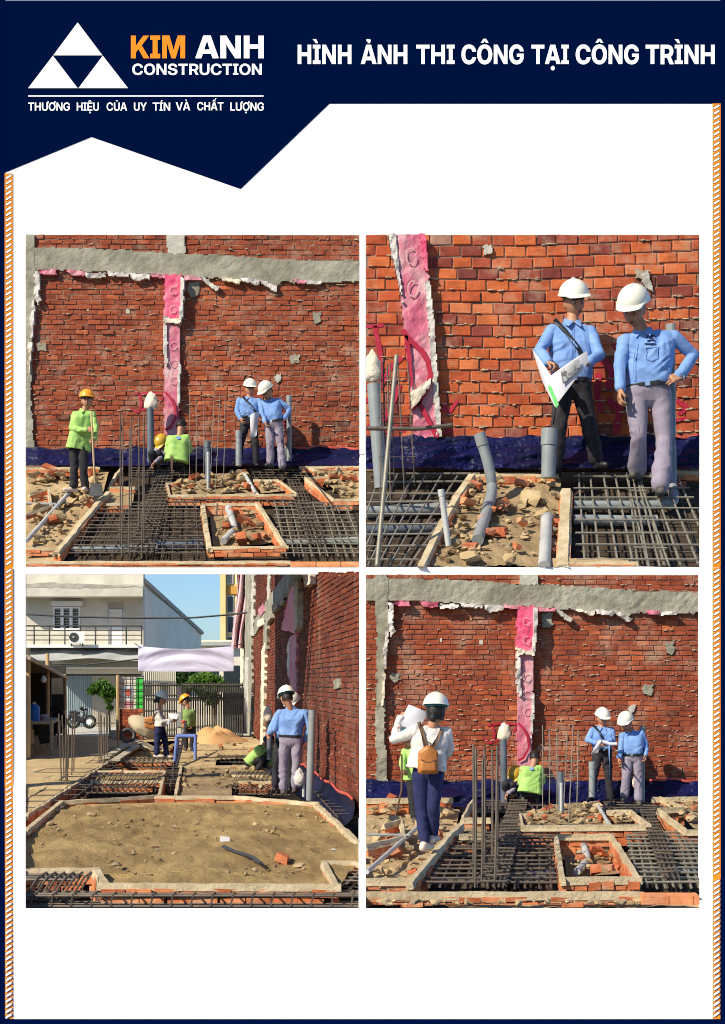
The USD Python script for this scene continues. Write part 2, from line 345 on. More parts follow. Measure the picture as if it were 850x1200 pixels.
obj('triangle', plate([(62, 65), (91, 103), (33, 103)], DL, 0.004), 'page_white', em); obj('triangle', plate([(120.5, 65), (150, 103), (92, 103)], DL, 0.004), 'page_white', em)
obj('rule_line', plate(sbox(33, 111.5, 309, 113), DL, 0.004), 'page_white', up)
obj('lettering', word('KIM', 153.5, 217, 68, 26.5, DL, 800), 'page_orange', up)
obj('lettering', word('ANH', 229, 309.5, 68, 26.5, DL, 800), 'page_white', up)
obj('lettering', word('CONSTRUCTION', 155, 307, 87.5, 13, DL, 700), 'page_white', up)
for t, a, b, y in (('THƯƠNG', 33, 82, 129.5), ('HIỆU', 90, 116, 129.5), ('CỦA', 125, 149, 129.5), ('UY', 157, 172, 129.5), ('TÍN', 179, 199.5, 129.5), ('VÀ', 206, 223, 129), ('CHẤT', 231, 262, 129), ('LƯỢNG', 270, 309.5, 129.5)):
    obj('lettering', word(t, a, b, y, 9.6, DL, 650), 'page_white', up)
for t, a, b in (('HÌNH', 349, 412), ('ẢNH', 423, 477.5), ('THI', 488, 533), ('CÔNG', 541, 614), ('TẠI', 623, 667), ('CÔNG', 675, 749), ('TRÌNH', 757, 838)):
    obj('lettering', word(t, a, b, 74.8, 22.6, DL, 780), 'page_white', up)
def pill(px, py, s=1.0):
    c = LineString([(px - 2.4, py + 1.5), (px + 2.4, py - 1.5)])
    return c.buffer(1.55 * s)
def strands(x0, r0, r1, place, parent):
    """One stretch of the rope border: orange strip, dark outlines, white strands."""
    xs = x0 + 4.6
    rows = np.arange(r0 + 4, r1, 6.2)
    outline = unary_union([pill(xs, r, 1.12) for r in rows if r < r1 - 2.6])
    fill = unary_union([pill(xs, r, 0.72) for r in rows if r < r1 - 2.6])
    obj('border_strip', place(sbox(x0, r0, x0 + 9.4, r1), 1), 'page_orange', parent)
    obj('strand_outline', place(outline, 2), 'page_black', parent, kind='stuff')
    obj('strand', place(fill, 3), 'page_white', parent, kind='stuff')
on_up = lambda P, k: plate(P, D_UP - 0.010 - 0.003 * k, 0.003)
strands(5.5, 203, 665, on_up, up); strands(835.5, 121, 665, on_up, up)
# lower left board with the opening onto the street, lower right board behind the wall
fl = 800 + EYE * FPX / D_LL
ll = thing('poster_board', 'white poster board with the opening onto the yard and the street', 'board')
hole = sbox(-30, 665, 427.5, fl).difference(sbox(30, 673, 421, fl + 10))
obj('white_panel', plate(hole, D_LL, 0.05), 'page_white', ll)
obj('border_bar', plate(sbox(-30, 664, 5.5, fl), D_LL - 0.02, 0.018), 'page_navy', ll)
strands(5.5, 665, fl, lambda P, k: plate(P, D_LL - 0.019 - 0.003 * k, 0.003), ll)
fr = 800 + (EYE) * FPX / D_LR
lr = thing('poster_board', 'white poster board behind the lower right brick wall', 'board')
D_RM = 11.5; frm = 800 + EYE * FPX / D_RM
obj('white_panel', plate(sbox(421, 664.8, 824, fr), D_LR, 0.05), 'page_white', lr)
obj('margin_panel', plate(sbox(820.3, 664.8, 880, frm), D_RM, 0.05), 'page_white', lr)
obj('border_bar', plate(sbox(844.5, 664, 880, frm), D_RM - 0.02, 0.018), 'page_navy', lr)
strands(835.5, 665, frm, lambda P, k: plate(P, D_RM - 0.019 - 0.003 * k, 0.003), lr)
def floor_plate(P, z, t=0.01):
    """An outline of photo pixels laid flat on the floor at height z."""
    if isinstance(P, list): P = Polygon(P)
    out = []
    for g in getattr(P, 'geoms', [P]):
        g = g.segmentize(25.0)
        m = trimesh.creation.extrude_polygon(g, 1.0, engine='earcut'); v = m.vertices
        d = (EYE - z) * FPX / (v[:, 1] - HZ)
        q = trimesh.Trimesh(np.stack([(v[:, 0] - CX) / FPX * d, d, z - t * (1 - v[:, 2])], 1), m.faces[:, ::-1], process=False)
        if q.volume < 0: q.invert()
        out.append(q)
    return trimesh.util.concatenate(out)
fp = thing('poster_floor', 'white floor of the poster with navy foot line, in front of the lower pictures', 'board')
strip = unary_union([sbox(-20, 1064.5, 870, 1194.5), sbox(-20, fl, 30, 1070), sbox(820, frm, 870, 1070), sbox(420.5, fr, 429, 1070)])
obj('white_panel', floor_plate(strip, Z_FLOOR, 0.25), 'page_white', fp)
foot = unary_union([sbox(-20, 1194.5, 870, 1215), sbox(-20, fl, 5.5, 1215), sbox(844.5, frm, 870, 1215)])
obj('border_bar', floor_plate(foot, Z_FLOOR + 0.006, 0.2), 'page_navy', fp)
strands(5.5, fl, 1194, lambda P, k: floor_plate(P, Z_FLOOR + 0.004 * k, 0.004), fp)
strands(835.5, frm, 1194, lambda P, k: floor_plate(P, Z_FLOOR + 0.004 * k, 0.004), fp)
obj('divider', plate(sbox(421.4, 274, 428.6, 545), 27.03, 0.10), 'page_white', up)
# the strip between the two upper pictures, lying on the raised floor beside them
sp = [G1.pt(x, y, 0.02) for x, y in ((421.3, 664.6), (428.6, 664.6), (428.6, 533), (421.3, 533))]
single('divider_strip', hexa(V(sp, ) - V([0, 0, 0.3]), V(sp, )), 'page_white', 'narrow white strip between the two upper pictures', 'board')

# ------------------------------------------------------------------ brick walls
def brick_block(c, ex, ey, ez, L, T, H, rng, ch=0.006, jit=0.003):
    """One brick: front face chamfered, centre of front face c, axes ex (along), ey (into the wall), ez (up)."""
    x, z = L / 2, H / 2
    F = V([[-x + ch, 0, -z + ch], [x - ch, 0, -z + ch], [x - ch, 0, z - ch], [-x + ch, 0, z - ch],
           [-x, ch, -z], [x, ch, -z], [x, ch, z], [-x, ch, z], [-x, T, -z], [x, T, -z], [x, T, z], [-x, T, z]])
    F = F + rng.normal(0, jit, F.shape)
    f = [[0, 1, 2, 3]] + [[4 + i, 4 + (i + 1) % 4, (i + 1) % 4, i] for i in range(4)] + [[8 + i, 8 + (i + 1) % 4, 4 + (i + 1) % 4, 4 + i] for i in range(4)]
    W = c + F[:, :1] * ex + F[:, 1:2] * ey + F[:, 2:] * ez
    return W, quads(f)
def lay_bricks(wall, place, frame, clip, cells, mat, u, seed, keep=300, chamfer=0.5, lumpy=0.5, proud=0.0, T=0.06, lump_mat='mortar_crumb', lump_zone=None, rank=None, tone_of=None, lump=1.0, uneven=0.45):
    """Bricks of a coursed wall. cells: (x0, x1, y0, y1) in photo pixels; place(px, py) gives the point on the wall face, frame(px, py) its axes; clip is the outline where bricks show."""
    rng = np.random.default_rng(seed); todo = []
    for (x0, x1, y0, y1) in cells:
        b = sbox(x0, y0, x1, y1)
        if clip is not None:
            if not clip.intersects(b): continue
            b = b.intersection(clip)
            if b.area < 0.12 * (x1 - x0) * (y1 - y0): continue
            x0, y0, x1, y1 = b.bounds
        todo.append((x0, x1, y0, y1))
    order = sorted(range(len(todo)), key=(lambda i: rank(*todo[i])) if rank else (lambda i: -(todo[i][1] - todo[i][0]) * (todo[i][3] - todo[i][2]) + rng.uniform(0, 2)))
    mv, mf, mu, n = [], [], [], 0
    for k, i in enumerate(order):
        x0, x1, y0, y1 = todo[i]; xm, ym = (x0 + x1) / 2, (y0 + y1) / 2
        ex, ey, ez = frame(xm, ym)
        A, B = place(x0, ym), place(x1, ym); C, D = place(xm, y1), place(xm, y0)
        L, H = np.linalg.norm(B - A), np.linalg.norm(D - C); uu = u
        out = max(rng.normal(0.1, uneven), -0.25) * uu + proud
        tilt = rng.normal(0, 0.018)
        v, f = brick_block((A + B) / 2 - ey * out, ex + ez * tilt, ey + ex * rng.normal(0, 0.03), ez - ex * tilt, L, T, H, rng, chamfer * uu, 0.22 * uu)
        t = tone_of(xm, ym, rng) if tone_of else float(np.clip(rng.normal(0.5, 0.23), 0, 1))
        if k < keep: obj('brick', (v, f), mat, wall, uv=np.tile([t, 0.5], (len(v), 1)))
        else: mv.append(v); mf.append(f + n); mu.append(np.tile([t, 0.5], (len(v), 1))); n += len(v)
    if mv: obj('brick_field', (np.vstack(mv), np.vstack(mf)), mat, wall, uv=np.vstack(mu), kind='stuff')
    # mortar squeezed out of the bed joints, lying on the brick edges in broken lines
    ms = []
    for (x0, x1, y0, y1) in todo:
        w = lumpy * (lump_zone((x0 + x1) / 2, (y0 + y1) / 2) if lump_zone else 1.0)
        if rng.random() > w: continue
        ex, ey, ez = frame((x0 + x1) / 2, y1)
        for q in range(rng.integers(1, 4) if lump == 1 else rng.integers(2, 6)):
            a = x0 + (x1 - x0) * rng.random(); r = u * lump * rng.uniform(0.3, 0.95)
            s = rng.uniform(1.2, 4.0)
            v = ICO[1].vertices * (1 + 0.45 * (meshkit.noise(ICO[1].vertices * 2.1 + rng.uniform(0, 90, 3)) - 0.5))[:, None]
            p = place(a, y1 + rng.uniform(-1.0, 0.8) * min(1.0, (y1 - y0) / 8)) - ey * (proud + u * rng.uniform(0.4, 1.3))
            ms.append(trimesh.Trimesh(p + v[:, :1] * ex * r * s + v[:, 1:2] * ey * r * 1.3 + v[:, 2:] * ez * r * 0.75, ICO[1].faces, process=False))
    if ms: obj('mortar_lump', ms, lump_mat, wall, smooth=True, kind='stuff')
    return todo
def courses(x0, x1, y0, y1, bw, bh, gap, seed, slope=0.0, wob=0.35):
    rng = np.random.default_rng(seed); out = []; r = 0; y = y0 - bh
    while y < y1 + bh:
        x = x0 - bw * (1.0 + 0.5 * (r % 2)) + rng.uniform(-2, 2) * wob
        while x < x1 + bw:
            w = bw * rng.uniform(0.92, 1.08)
            dy = (slope(x) if callable(slope) else slope * (x - (x0 + x1) / 2)) + rng.normal(0, wob * 0.25)
            out.append((x + gap / 2, x + w - gap / 2, y + dy + gap / 2, y + bh + dy - gap / 2)); x += w
        y += bh; r += 1
    return out
AX = (V([1.0, 0, 0]), V([0, 1.0, 0]), V([0, 0, 1.0]))
flat_frame = lambda px, py: AX
def rough_plate(poly, d, t, seed, amp, step=2.0, dx=0, dy=0):
    """A rough cast slab with the photo outline poly; its face is displaced by noise."""
    x0, y0, x1, y1 = poly.bounds; P = poly.buffer(0)
    xs, ys = np.arange(x0, x1 + step, step), np.arange(y0, y1 + step, step)
    cells = [sbox(a, b, a + step, b + step) for a in xs[:-1] for b in ys[:-1]]
    keyd, pts, F = {}, [], []
    def vid(a, b):
        k = (round(a, 3), round(b, 3))
        if k not in keyd: keyd[k] = len(pts); pts.append(k)
        return keyd[k]
    for c in cells:
        if not P.contains(c.centroid): continue
        a, b, e, f = c.bounds
        F.append([vid(a, f), vid(e, f), vid(e, b), vid(a, b)])
    q = V(pts, ); n = meshkit.fbm(np.c_[q * 0.11, np.full(len(q), seed * 3.7)], 4, seed) - 0.5
    q2 = q + 0.0
    front = at_many(q2[:, 0] + dx, q2[:, 1] + dy, d) - np.outer(np.maximum(n * amp * 2 + amp, 0), [0, 1, 0])
    F = V(F); faces = quads(F)
    # close the rim back to the wall
    tm = trimesh.Trimesh(front, faces, process=False)
    e = tm.edges_sorted; uniq, inv, cnt = np.unique(e, axis=0, return_inverse=True, return_counts=True)
    rim = tm.edges[cnt[inv.ravel()] == 1]
    back = front.copy(); back[:, 1] = d + t; k = len(front)
    side = quads(np.stack([rim[:, 1], rim[:, 0], rim[:, 0] + k, rim[:, 1] + k], 1))
    return trimesh.Trimesh(np.vstack([front, back]), np.vstack([faces, side]), process=False)
def at_many(px, py, d):
    return np.stack([(px - CX) / FPX * d, np.full_like(px, 1.0) * d, EYE + (HZ - py) / FPX * d], 1)
def wavy(pts, seed, amp):
    """An outline with its edges roughened."""
    rng = np.random.default_rng(seed); g = Polygon(pts).segmentize(4.0)
    c = np.array(g.exterior.coords)[:-1] + rng.normal(0, amp, (len(g.exterior.coords) - 1, 2))
    return Polygon(c).buffer(0)
def ribbon(pts, w, d, lift=0.02, dx=0, dy=0, seed=0):
    """A brushed stroke on a wall face, a few millimetres thick."""
    rng = np.random.default_rng(seed + 5)
    g = LineString(pts).segmentize(3.0).buffer(w / 2, cap_style='round')
    c = np.array(g.exterior.coords)[:-1]; c = c + rng.normal(0, w * 0.06, c.shape)
    return plate(Polygon(c).buffer(0), d - lift, 0.004, dx, dy)
def cloth_plate(pts, d, thick, seed, amp, dx=0, dy=0, step=1.5):
    return rough_plate(wavy(pts, seed, 0.5), d, thick, seed, amp, step, dx, dy)

def front_wall(G, D, xr, yr, dx, dy, label, seed, left_col):
    """The long party wall with its concrete beam, in photo-1 pixels shifted by dx, dy; shown inside xr, yr."""
    win = sbox(xr[0], yr[0], xr[1], yr[1]); u = D / FPX
    w = thing('brick_wall', label, 'wall')
    q = lambda px, py: at(px + dx, py + dy, D)
    back = win
    obj('mortar_bed', plate(back, D + 0.012, 0.10, dx, dy), 'mortar_dark', w)
    beam = Polygon([(-20, 291), (60, 290), (130, 292), (200, 297), (280, 300), (340, 305), (440, 306), (440, 329), (380, 331), (330, 330), (322, 336), (312, 332), (250, 326), (200, 323), (130, 319), (60, 316), (-20, 316)])
    b2 = wavy(list(beam.exterior.coords)[:-1], seed, 0.7).intersection(win)
    cols = [wavy([(26, 250), (40, 250), (41, 330), (45, 345), (38, 370), (37, 440), (36, 470), (39, 500), (40, 528), (28, 528), (26, 470), (27, 420), (28, 360), (26, 316)], seed + 1, 0.7).intersection(win)]
    cols = [c for c in cols if not c.is_empty]
    for e, c in enumerate([b2] + cols):
        for g in getattr(c, 'geoms', [c]):
            if g.area > 4: obj('concrete_beam' if e == 0 else 'concrete_column', rough_plate(g, D - 0.03 - 0.008 * e, 0.06, seed + e, 0.022, 1.5, dx, dy), 'concrete', w, smooth=40)
    st = wavy([(195, 260), (216, 260), (217, 299), (196, 297)], seed + 3, 0.4).intersection(win)
    if not st.is_empty: obj('concrete_column', rough_plate(st, D - 0.035, 0.05, seed + 3, 0.01, 1.5, dx, dy), 'concrete_light', w, smooth=40)
    shown = win.difference(b2.buffer(-0.6)).difference(unary_union(cols).buffer(-0.5))
    holes = [sbox(101, 359, 105, 365), sbox(147, 361, 153, 368), sbox(170, 400, 180, 404)]
    cells = courses(xr[0], xr[1], yr[0], min(yr[1], 534), 14.6, 5.9, 0.75, seed, 0.004)
    zone = lambda x, y: 0.25 + 1.0 * max(0, meshkit.fbm(V([x * 0.018, y * 0.02, seed]), 2) * 2.6 - 0.9) + (0.45 if y > 400 else 0)
    def tone(x, y, rng):
        n = meshkit.fbm(V([x * 0.012, y * 0.016, 3.0]), 3)
        return float(np.clip(0.12 + 0.75 * n + rng.normal(0, 0.13) + (0.10 if 215 < x < 300 else 0) - (0.08 if x < 60 else 0), 0, 0.96 if rng.random() < 0.97 else 1.0))
    lay_bricks(w, q, flat_frame, shown.difference(unary_union(holes)), cells, 'red_brick', u, seed, lumpy=0.30, lump_zone=zone, tone_of=tone)
    for h in holes[:2]: obj('mortar_plug', plate(h.buffer(-0.8), D - 0.004, 0.012, dx, dy), 'concrete_light', w)
    for g, m in ((wavy([(45, 400), (52, 402), (55, 409), (48, 412), (43, 408)], seed + 9, 0.5), 'concrete'), (wavy([(222, 330), (234, 330), (233, 345), (224, 349), (221, 340)], seed + 8, 0.5), 'concrete'), (wavy([(367, 366), (376, 365), (375, 378), (368, 377)], 4, .4), 'concrete'), (wavy([(322, 440), (329, 438), (330, 446), (324, 448)], 6, .4), 'concrete_light'), (wavy([(340, 416), (351, 415), (350, 426), (341, 425)], 7, .5), 'concrete')):
        g = g.intersection(win)
        if g.area > 3: g = wavy(list(g.exterior.coords)[:-1], seed + 40, 1.1) if g.geom_type == 'Polygon' else g
        if g.geom_type == 'Polygon': obj('mortar_patch', rough_plate(g, D - 0.016, 0.04, seed, 0.008, 0.8, dx, dy), m, w, smooth=40)
    # scraps of old formwork lining sticking out under the beam
    scraps = [([(46, 318), (66, 316), (66, 322), (56, 323), (48, 321)], 'pink_plastic'), ([(76, 317), (100, 318), (98, 324), (84, 323)], 'pink_plastic'), ([(100, 321), (124, 320), (123, 325), (102, 326)], 'white_plastic'), ([(126, 319), (152, 320), (151, 325), (128, 324)], 'white_plastic'),
              ([(153, 321), (176, 322), (175, 327), (160, 330), (154, 327)], 'white_plastic'), ([(176, 321), (196, 323), (194, 326), (178, 325)], 'pink_plastic'), ([(216, 324), (237, 325), (236, 329), (218, 329)], 'pink_plastic'), ([(237, 325), (257, 337), (254, 342), (240, 331)], 'concrete_light'),
              ([(258, 325), (283, 329), (281, 333), (262, 329)], 'cement_bag'), ([(281, 326), (306, 329), (303, 334), (286, 331)], 'white_plastic'), ([(305, 327), (326, 337), (323, 342), (307, 332)], 'white_plastic'), ([(343, 328), (360, 329), (356, 333), (346, 332)], 'pink_plastic'), ([(358, 329), (378, 330), (377, 333), (360, 333)], 'white_plastic'),
              ([(41, 319), (47, 320), (46, 345), (50, 352), (44, 358), (41, 345)], 'white_plastic'), ([(38, 352), (41, 352), (39, 395), (37, 400), (35, 380)], 'white_plastic'), ([(34, 400), (38, 402), (36, 435), (34, 440)], 'cement_bag')]
    for i, (pts, m) in enumerate(scraps):
        g = wavy(pts, seed + i, 0.45).intersection(win)
        if g.area > 4 and g.geom_type == 'Polygon': obj('lining_scrap', rough_plate(g, D - 0.06, 0.07, seed + i, 0.05, 1.3, dx, dy), m, w, smooth=50)
    for i, (pts, ww) in enumerate((([(158, 462), (175, 460), (190, 461), (202, 456)], 2.2), ([(154, 478), (160, 483), (170, 479), (172, 468)], 2.4), ([(163, 462), (166, 472), (164, 480)], 2.6), ([(188, 470), (200, 452)], 2.0), ([(334, 486), (338, 520)], 3.5), ([(315, 500), (330, 492), (340, 498)], 2.4))):
        g = LineString(pts)
        obj('paint_stroke', ribbon(pts, ww, D, 0.013, dx, dy, i), 'red_paint', w)
    return w
def pink_column(D, dx, dy, label, seed):
    c = thing('column_lining', label, 'plastic sheet')
    obj('upper_sheet', cloth_plate([(193, 322), (213, 322), (214, 345), (212, 374), (203, 376), (192, 373)], D - 0.10, 0.10, seed, 0.03, dx, dy), 'hot_pink_plastic', c, smooth=50)
    obj('edge_strip', cloth_plate([(211, 324), (216, 326), (215, 360), (213, 376), (210, 374), (212, 345)], D - 0.17, 0.15, seed + 1, 0.03, dx, dy), 'white_plastic', c, smooth=50)
    obj('torn_edge', cloth_plate([(192, 371), (202, 374), (213, 374), (212, 381), (200, 378), (193, 380)], D - 0.10, 0.10, seed + 2, 0.06, dx, dy), 'cement_bag', c, smooth=50)
    obj('lower_sheet', cloth_plate([(193, 380), (211, 380), (211, 430), (210, 470), (208, 505), (206, 528), (193, 530), (192, 470), (193, 430)], D - 0.07, 0.07, seed + 3, 0.025, dx, dy), 'pink_plastic', c, smooth=50)
    obj('edge_strip', cloth_plate([(192, 378), (196, 382), (197, 425), (195, 430), (192, 415)], D - 0.11, 0.10, seed + 4, 0.03, dx, dy), 'white_plastic', c, smooth=50)
    obj('edge_strip', cloth_plate([(209, 425), (212, 425), (211, 470), (208, 478)], D - 0.11, 0.10, seed + 5, 0.03, dx, dy), 'white_plastic', c, smooth=50)
    obj('paint_stroke', ribbon([(194, 460), (200, 466), (205, 476), (206, 488), (200, 500), (194, 503)], 2.6, D, 0.13, dx, dy, 3), 'red_paint', c)
    for i, y in enumerate((340, 362, 405, 425, 445)):
        t = np.linspace(0.3, 5.2, 14)
        obj('printed_mark', ribbon([(203 + 4 * math.cos(a), y + 4.5 * math.sin(a)) for a in t], 0.8, D, 0.155 if y < 376 else 0.125, dx, dy, i), 'faded_print', c)
    return c
def tarp_strip(G, xs, y_top, y_bot, D, label, seed, dx=0, dy=0, hem=None, reach=0.5):
    """Waterproof sheet hanging along the foot of the wall, its lower edge pulled out over the ground."""
    t = thing('tarp', label, 'tarp')
    x0, x1 = xs
    def fn(u, v):
        px = x0 + (x1 - x0) * u; ytop = y_top + 1.2 * np.sin(px * 0.09 + seed) + 0.8 * np.sin(px * 0.23)
        py = ytop + (y_bot - ytop) * v
        n = meshkit.fbm(np.stack([px * 0.022, py * 0.16 + 0.02 * px, np.full_like(px, seed)], -1), 3) - 0.5
        n2 = meshkit.fbm(np.stack([px * 0.09, py * 0.30 + 0.07 * px, np.full_like(px, seed + 4)], -1), 3) - 0.5
        d = D - 0.10 - reach * v ** 1.6 - (0.24 * (n + 0.18) + 0.13 * np.abs(n2)) * (0.35 + v)
        return np.stack([(px + dx - CX) / FPX * d, d, EYE + (HZ - py - dy) / FPX * D - 0.04 * v ** 3], -1)
    obj('sheet', sheet(fn, 300, 26, 0.004), 'blue_tarp', t, smooth=True)
    if hem is not None:
        def fh(u, v):
            px = hem[0] + (hem[1] - hem[0]) * u; py = y_top - 1.6 + 2.6 * v + 1.2 * np.sin(px * 0.09 + seed) + 0.8 * np.sin(px * 0.23)
            return np.stack([(px + dx - CX) / FPX * D, D - 0.13 - 0.02 * np.sin(px * 0.2), EYE + (HZ - py - dy) / FPX * D], -1)
        obj('hem', sheet(fh, 90, 3, 0.006), 'red_hem', t, smooth=True)
    return t


# ------------------------------------------------------------------ things of the foundation works
def clipped(pts, win):
    g = LineString(pts).intersection(win)
    return [list(x.coords) for x in getattr(g, 'geoms', [g]) if not x.is_empty and x.length > 1.5]
def bar(G, pts, h, r, parent, m='rebar_steel', name='bar', win=None, ribs=0, n=6):
    for c in (clipped(pts, win) if win is not None else [pts]):
        obj(name, tube([G.pt(x, y, h) for x, y in c], r, n, ribs), m, parent, smooth=50)
def mat_between(G, corners, nu, nv, h, r, label, win, seed, group=None, double=True, m='rebar_steel', hooks=False, skipu=(), skipv=()):
    """A tied rebar mat filling a quadrilateral of photo pixels (near left, near right, far right, far left)."""
    t = thing('rebar_mat', label, 'rebar mat', group)
    a, b, c, d = [V(p, ).astype(float) for p in corners]; rng = np.random.default_rng(seed)
    A, B, C, D = [G.pt(*p, h) for p in corners]
    k = 0
    for i in range(nu):
        u = (i + 0.5 + rng.normal(0, 0.07)) / nu
        P, Q = A + (B - A) * u, D + (C - D) * u
        P, Q = [p + V([rng.normal(0, 0.01), 0, rng.normal(0, 0.008)]) for p in (P, Q)]
        add_clip(G, t, P, Q, r, m, win, h)
    for j in range(nv):
        v = (j + 0.5 + rng.normal(0, 0.07)) / nv
        P, Q = A + (D - A) * v, B + (C - B) * v
        up = V([0, 0, 2.0 * r])
        P, Q = [p + up + V([0, 0, rng.normal(0, 0.006)]) for p in (P, Q)]
        add_clip(G, t, P, Q, r, m, win, h)
    return t
def project(p): return V([CX + p[0] / p[1] * FPX, HZ - (p[2] - EYE) / p[1] * FPX])
def add_clip(G, t, P, Q, r, m, win, h, name='bar'):
    s = np.linspace(0, 1, 41); pts = [P + (Q - P) * x for x in s]
    ok = [win is None or (win[0] <= project(p)[0] - G.dx <= win[2] and win[1] <= project(p)[1] - G.dy <= win[3]) for p in pts]
    if not any(ok): return
    i0, i1 = ok.index(True), len(ok) - 1 - ok[::-1].index(True)
    if i1 - i0 < 2: return
    obj(name, tube([pts[i0], pts[(i0 + i1) // 2], pts[i1]], r, 6), m, t, smooth=50)
def kerb(G, pts, wpx, h, drop, label, seed, win, group='brick kerbs of the foundation', brick_every=15.0, closed=False, cap=0.35, bare=(), cat='kerb'):
    """A low brick wall along a line of photo pixels (its top edge): bricks in two courses with a rough mortar cap."""
    t = thing('brick_kerb', label, cat, group)
    P = clipped(pts, sbox(*win)); rng = np.random.default_rng(seed)
    for run in P:
        W = [G.pt(x, y, h) for x, y in run]
        for a, b in zip(W[:-1], W[1:]):
            u = (a[1] + b[1]) / 2 / FPX
            L = np.linalg.norm(b - a)
            if L < 0.02: continue
            ex = (b - a) / L; side = np.cross(V([0, 0, 1.0]), ex); side /= np.linalg.norm(side); ez = np.cross(ex, side)
            half = wpx * u / 2
            nb = max(1, int(round(L / (brick_every * u * (1 if abs(ex[0]) > 0.7 else 1.6))))); H = drop
            hb = H / 2
            for c in range(2):
                for k in range(nb):
                    s0, s1 = k / nb * L, (k + 1) / nb * L
                    if c: s0, s1 = max(0, s0 - L / nb / 2), s1 - L / nb / 2
                    g = 0.006
                    ctr = a + ex * ((s0 + s1) / 2) - V([0, 0, 1.0]) * (0.03 + hb * (c + 0.5)) 
                    l2, w2, h2 = (s1 - s0) / 2 - g, half + rng.normal(0, 0.006), hb / 2 - 0.006
                    Z = V([0, 0, 1.0])
                    q = [ctr + sx * ex * l2 + sy * side * w2 for sx, sy in ((-1, -1), (1, -1), (1, 1), (-1, 1))]
                    q = V(q, ) + rng.normal(0, 0.004, (4, 3))
                    mesh = hexa(q - Z * h2, q + Z * h2)
                    if mesh.volume < 0: mesh.invert()
                    obj('brick', mesh, 'kerb_brick', t, uv=np.tile([rng.random(), 0.5], (8, 1)))
            def fn(uu, vv):
                p = a + (uu[..., None] * (L + 2 * half * 0.8) - half * 0.8) * ex + (vv[..., None] - 0.5) * 2 * side * half * 1.04
                n = meshkit.fbm(p * (0.10 / u * 0.6), 3, seed) - 0.5
                edge = 1 - np.abs(vv - 0.5) * 2
                p = p + side * ((n * 3.0 * u * (np.abs(vv - 0.5) * 2))[..., None])
                return p + V([0, 0, 1.0]) * (np.where(edge < 0.02, -0.06, 0.0) + n * 2.2 * u * np.minimum(edge * 3, 1) + 0.006)[..., None]
            obj('mortar_cap', sheet(fn, max(6, int(L / u / 4)), 7, 0.05), 'kerb_mortar', t, smooth=40)
    return t
def ground_patch(G, poly, h, seed, amp, name, m, step=4.0, parent=None, label=None, edge=0.0, fine=0.0, win=None):
    """A patch of uneven earth with the photo outline poly, lying h above the reference plane."""
    P = (poly if hasattr(poly, 'geom_type') else Polygon(poly)).buffer(0)
    x0, y0, x1, y1 = P.bounds
    nx, ny = max(3, int((x1 - x0) / step)), max(3, int((y1 - y0) / step * 1.5))
    xs, ys = np.linspace(x0, x1, nx), np.linspace(y0, y1, ny)
    X, Y = np.meshgrid(xs, ys, indexing='ij')
    # pull grid points to the outline row by row so that its edges stay clean
    for j in range(ny):
        yy = min(max(ys[j], y0 + 0.01), y1 - 0.01)
        c = P.intersection(LineString([(x0 - 50, yy), (x1 + 50, yy)]))
        if c.is_empty: continue
        a, _, b, _ = c.bounds
        X[:, j] = np.linspace(a, b, nx)
    pts = np.array([[G.pt(X[i, j], Y[i, j], h) for j in range(ny)] for i in range(nx)])
    n = meshkit.fbm(pts * V([1.4, 0.7, 1.4]) + seed * 3.1, 4, seed) - 0.5
    n2 = meshkit.fbm(pts * V([7, 3.0, 7]) + seed, 3, seed + 1) - 0.5
    pts[..., 2] += (n * amp * 2 + n2 * fine * 2)
    i, j = np.meshgrid(np.arange(nx - 1), np.arange(ny - 1), indexing='ij')
    f = np.stack([i * ny + j, i * ny + j + 1, (i + 1) * ny + j + 1, (i + 1) * ny + j], -1).reshape(-1, 4)
    mesh = trimesh.Trimesh(pts.reshape(-1, 3), quads(f), process=False)
    if mesh.face_normals[:, 2].mean() < 0: mesh.invert()
    return obj(name, mesh, m, parent, smooth=60)
_said = set()
def stones(G, poly, h, n, size, seed, where, win, m=('rubble', 'grey_rubble'), bricks=0.0, big=12):
    """Loose stones scattered on a patch: those that can be told apart are things of their own, the crumbs one heap."""
    from shapely.geometry import Point
    rng = np.random.default_rng(seed); P = Polygon(poly).buffer(0); x0, y0, x1, y1 = P.bounds; crumbs = []; k = 0; tries = 0; made = 0
    while k < n and tries < n * 30:
        tries += 1
        x, y = rng.uniform(x0, x1), rng.uniform(y0, y1)
        if not P.contains(Point(x, y)) or not (win[0] + 5 < x < win[2] - 5 and win[1] < y < win[3] - 3): continue
        p = G.pt(x, y, h); u = p[1] / FPX
        s = max(size * u * rng.uniform(0.35, 1.0) ** 1.5, 0.8 * u); isb = rng.random() < bricks; mm = 'kerb_brick' if isb else m[k % len(m)]
        lab = '%s %s at the %s %s of the %s' % ('big' if s / u > 6 else 'small', 'orange brick shard' if isb else ('tan stone' if mm == m[0] else 'greyish stone'), ('rear', 'middle', 'front')[min(2, int(3 * (y - y0) / (y1 - y0)))], ('left', 'centre', 'right')[min(2, int(3 * (x - x0) / (x1 - x0)))], where)
        if s / u > 3.4 and made < big and lab not in _said:
            _said.add(lab); made += 1
            mesh = broken_brick(p + V([0, 0, s * 0.4]), s, rng) if isb else rock(p + V([0, 0, s * 0.35]), s, seed * 31 + k, 2)
            single('stone' if not isb else 'brick_shard', mesh, mm, lab, 'stone' if not isb else 'brick', smooth=False if isb else 45)
        elif isb: crumbs.append(rock(p + V([0, 0, s * 0.3]), min(s, 6 * u), seed * 31 + k, 1))
        else: crumbs.append(rock(p + V([0, 0, s * 0.3]), min(s, 7 * u), seed * 31 + k, 1))
        k += 1
    return crumbs
